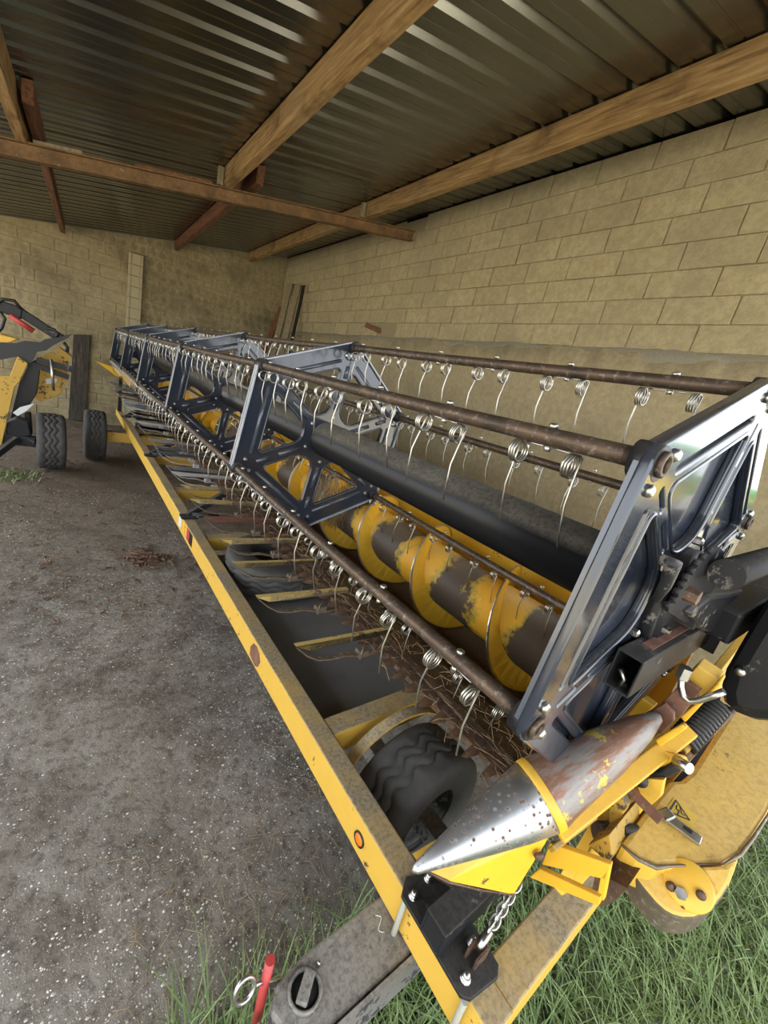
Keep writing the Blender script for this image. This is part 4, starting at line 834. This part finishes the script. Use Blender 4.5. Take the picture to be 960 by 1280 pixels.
obj('chassis', MB().bar(wat(-20, 545, 6.8), wat(45, 552, 6.8), 0.14, 0.12), BLK, LM, 0.01); obj('hitch', wp([(8, 528), (20, 522), (36, 528), (40, 545), (12, 552), (6, 540)], 6.75, 0.18), BLK, LM, 0.02)
obj('hitch', wp([(30, 516), (38, 516), (40, 540), (32, 544)], 6.95, 0.12), BLK, LM, 0.015); obj('drawbar', MB().bar(wat(-20, 580, 6.5), wat(22, 548, 6.7), 0.07, 0.07), BLK, LM, 0.006)
tw = tyre_mesh(0.365, 0.30, 0.18); tw.materials.append(RUBBER); rw = rim_mesh(0.18, 0.30); rw.materials.append(BLK)
wheel(LM, (-0.36, 6.80, 0.365), PI/2+0.08, tw, rw)
obj('axle', MB().cyl((-1.2, 6.86, 0.365), (-0.40, 6.80, 0.365), 0.05, 14), BLK, LM)
# ================================================================== GROUND COVER
rg = random.Random(11)
GRASS = N('meadow_grass'); g = GRASS.n.new('ShaderNodeNewGeometry').outputs['Position']; n = GRASS.noise(14, 3, 0.6, g); n2 = GRASS.noise(90, 2, 0.5, g)
c = GRASS.ramp(n, (0.3, (0.10, 0.165, 0.05)), (0.6, (0.21, 0.29, 0.10)), (0.8, (0.34, 0.39, 0.19))); c = GRASS.mix(GRASS.ramp(n2, (0.62, 0.0), (0.70, 0.8)), c, (0.34, 0.30, 0.15))
GRASS.b.inputs['Subsurface Weight'].default_value = 0.0; GRASS = GRASS.out(c, 0.55, spec=0.35)
mb = MB()
def blade(x, y, L, w, mbx):
    a = rg.uniform(0, 2*PI); b = rg.uniform(0.3, 1.1)*L; dx, dy = math.cos(a), math.sin(a); px, py = -dy*w, dx*w; z0 = gh(x, y)-0.01; vs = []
    for t in (0, 0.4, 0.75): r = b*t*t; h = L*(t-0.28*t*t*rg.uniform(0.8, 1.3)); k = 1-t*0.75; vs += [(x+dx*r+px*k, y+dy*r+py*k, z0+h), (x+dx*r-px*k, y+dy*r-py*k, z0+h)]
    vs.append((x+dx*b, y+dy*b, z0+L*0.70)); mbx.add(vs, [(0, 1, 3, 2), (2, 3, 5, 4), (4, 5, 6)], True)
def grassy(x, y):
    if x < 0.22: return 0
    e = 0.72-0.16*max(0, x-0.5)+0.06*math.sin(x*9)
    return 1.0 if y < e-0.12 else max(0, (e-y)/0.12)*0.5
cnt = 0
while cnt < 26000:
    u = rg.random(); x = 0.22+3.3*u**1.25; y = rg.uniform(-1.6, 0.75)
    if rg.random() < grassy(x, y): blade(x, y, rg.uniform(0.10, 0.34), rg.uniform(0.0018, 0.0045), mb); cnt += 1
tag(obj('grass', mb, GRASS, fix=False), 'green uncut grass growing at the open front of the shed', 'grass', kind='stuff')
mb = MB()
for _ in range(260): blade(rg.gauss(-0.72, 0.12), rg.gauss(6.40, 0.15), rg.uniform(0.03, 0.10), 0.006, mb)
tag(obj('weeds', mb, GRASS, fix=False), 'low patch of weeds on the dirt in front of the parked implement', 'weeds', kind='stuff')
STONE = N('pale_gravel'); r_ = STONE.n.new('ShaderNodeNewGeometry'); n = STONE.noise(40, 2, 0.5, r_.outputs['Position']); STONE = STONE.out(STONE.ramp(n, (0.35, (0.26, 0.23, 0.19)), (0.48, (0.44, 0.41, 0.36)), (0.62, (0.70, 0.67, 0.61))), 0.9)
mb = MB()
ico = [(0, 0, 1), (0.9, 0, 0.4), (0.28, 0.85, 0.4), (-0.73, 0.53, 0.4), (-0.73, -0.53, 0.4), (0.28, -0.85, 0.4), (0, 0, -0.4)]
icf = [(0, 1, 2), (0, 2, 3), (0, 3, 4), (0, 4, 5), (0, 5, 1), (6, 2, 1), (6, 3, 2), (6, 4, 3), (6, 5, 4), (6, 1, 5)]
for _ in range(30000):
    x = rg.uniform(-2.2, 1.0); y = 0.5+rg.random()**1.5*5.5
    if 0.5+0.5*math.sin(x*3.1+1.3)*math.sin(y*2.3+0.4)+rg.uniform(-.4, .4) < 0.35: continue
    s = rg.choice((0.0022, 0.0025, 0.003, 0.003, 0.0035, 0.004, 0.0055)); s *= rg.uniform(0.7, 1.2); z = gh(x, y); a = rg.uniform(0, 6.28); ca, sa = math.cos(a), math.sin(a); k1, k2 = rg.uniform(.8, 1.5), rg.uniform(.5, .9)
    mb.add([(x+s*k1*(p*ca-q*sa), y+s*(p*sa+q*ca), z+s*k2*r) for p, q, r in ico], icf, False)
tag(obj('gravel', mb, STONE, fix=False), 'small pale gravel stones scattered over the dirt floor', 'gravel', kind='stuff')
LEAF = flat('dead_leaf', (0.15, 0.085, 0.045), 0.85, 9, 0.6)
mb = MB()
def leaf(x, y, s, mbx, lift=0.0):
    a = rg.uniform(0, 6.28); ca, sa = math.cos(a)*s, math.sin(a)*s; z = gh(x, y)+0.003+lift; b = rg.uniform(0.1, 0.5)*s
    mbx.add([(x-ca, y-sa, z), (x-sa*.4, y+ca*.4, z+b), (x+ca, y+sa, z+b*.4), (x+sa*.4, y-ca*.4, z+b*.6)], [(0, 1, 2), (0, 2, 3)])
for _ in range(2600): leaf(rg.uniform(-1.6, 1.6), rg.uniform(3.0, 10.3), rg.uniform(0.012, 0.035), mb)
c0_ = at(185, 696, z=0, loc=False)
for _ in range(160): leaf(c0_.x+rg.gauss(0, 0.10), c0_.y+rg.gauss(0, 0.10), rg.uniform(0.02, 0.05), mb, abs(rg.gauss(0, 0.015)))
tag(obj('leaf_litter', mb, LEAF, fix=False), 'brown dead leaves lying on the floor towards the back wall', 'leaves', kind='stuff')
mb = MB()
def stalk(p, q, w, mbx):
    p, q = V(p), V(q); m_ = (p+q)/2+V((rg.uniform(-.02, .02), rg.uniform(-.02, .02), rg.uniform(0, .01))); mbx.tube([p, m_, q], w, 4)
for _ in range(170):
    x = rg.uniform(0.1, 1.0); y = rg.uniform(0.62, 1.3); L = rg.uniform(0.03, 0.12); a = rg.uniform(0, 6.28); z = gh(x, y)+0.004
    stalk((x, y, z), (x+L*math.cos(a), y+L*math.sin(a), z+rg.uniform(0, .01)), 0.0011, mb)
for _ in range(60):
    x = rg.uniform(-1.2, 1.0); y = rg.uniform(1.5, 5.0); L = rg.uniform(0.05, 0.16); a = rg.uniform(0, 6.28); z = gh(x, y)+0.004
    stalk((x, y, z), (x+L*math.cos(a), y+L*math.sin(a), z+rg.uniform(0, .01)), 0.0015, mb)
tag(obj('straw_litter', mb, STRAW, fix=False), 'dry straw stalks strewn on the dirt beside the drawbar', 'straw', kind='stuff')
mb = MB()
for _ in range(650):
    y = 0.32+rg.random()**1.3*6.0; x = rg.gauss(1.13, 0.07); z = 0.955+rg.uniform(-.02, .03); L = rg.uniform(0.03, 0.12); a = rg.uniform(0, 6.28)
    stalk((x, y, z), (x+L*math.cos(a)*.6, y+L*math.sin(a), z+rg.uniform(-.03, .03)), 0.0009, mb)
for _ in range(500):
    y = 0.35+rg.random()*4.0; x = rg.uniform(1.25, 1.6); z = 0.9-(x-1.2)*0.55; z = max(z, 0.70); L = rg.uniform(0.04, 0.12); a = rg.uniform(0, 6.28)
    stalk((x, y, z+.01), (x+L*math.cos(a)*.4, y+L*math.sin(a), z+rg.uniform(0.01, .05)), 0.0014, mb)
for yc in (2.35, 2.5):
    for _ in range(60): stalk((1.55+rg.gauss(0, .04), yc+rg.gauss(0, .06), 0.95), (1.5+rg.gauss(0, .05), yc+rg.gauss(0, .12), 1.25+rg.gauss(0, .06)), 0.0016, mb)
ch = obj('straw_debris', mb, STRAW, HD, fix=False); ch['kind'] = 'stuff'
# ================================================================== TRACTOR OUTSIDE (seen mirrored in the reel end plate)
JG = flat('tractor_green', (0.06, 0.30, 0.05), 0.35, 6, 0.1); JY = flat('tractor_wheel_yellow', (0.85, 0.58, 0.03), 0.35, 6, 0.1)
TX = 18.0
TRC = thing('tractor', 'green tractor with yellow wheel centres parked outside, mirrored in the reel end plate', 'tractor', (TX+0.8, -3.6, -0.05))
def tw_(y, r, w, x):
    t = tyre_mesh(r, w, r*0.58); t.materials.append(RUBBER); q = rim_mesh(r*0.58, w); q.materials.append(JY); wheel(TRC, (x, y, r-0.05), PI/2, t, q)
for x in (TX, TX+1.6): tw_(-4.5, 0.95, 0.5, x); tw_(-2.2, 0.62, 0.4, x)
obj('hood', MB().box((TX+0.8, -2.4, 1.30), (0.8, 1.9, 0.62)), JG, TRC, 0.06)
obj('hood_stripe', MB().box((TX+0.392, -2.4, 1.22), (0.01, 1.7, 0.07)), JY, TRC)
obj('chassis', MB().box((TX+0.8, -3.2, 0.78), (0.6, 3.2, 0.45)), JG, TRC, 0.03)
obj('cab', MB().box((TX+0.8, -4.2, 1.85), (1.3, 1.3, 1.1)), HOSE, TRC, 0.05)
obj('cab_roof', MB().box((TX+0.8, -4.2, 2.50), (1.5, 1.6, 0.2)), JG, TRC, 0.05)
for x in (TX+0.1, TX+1.5): obj('fender', MB().box((x, -4.4, 1.88), (0.5, 1.3, 0.10)), JG, TRC, 0.03)
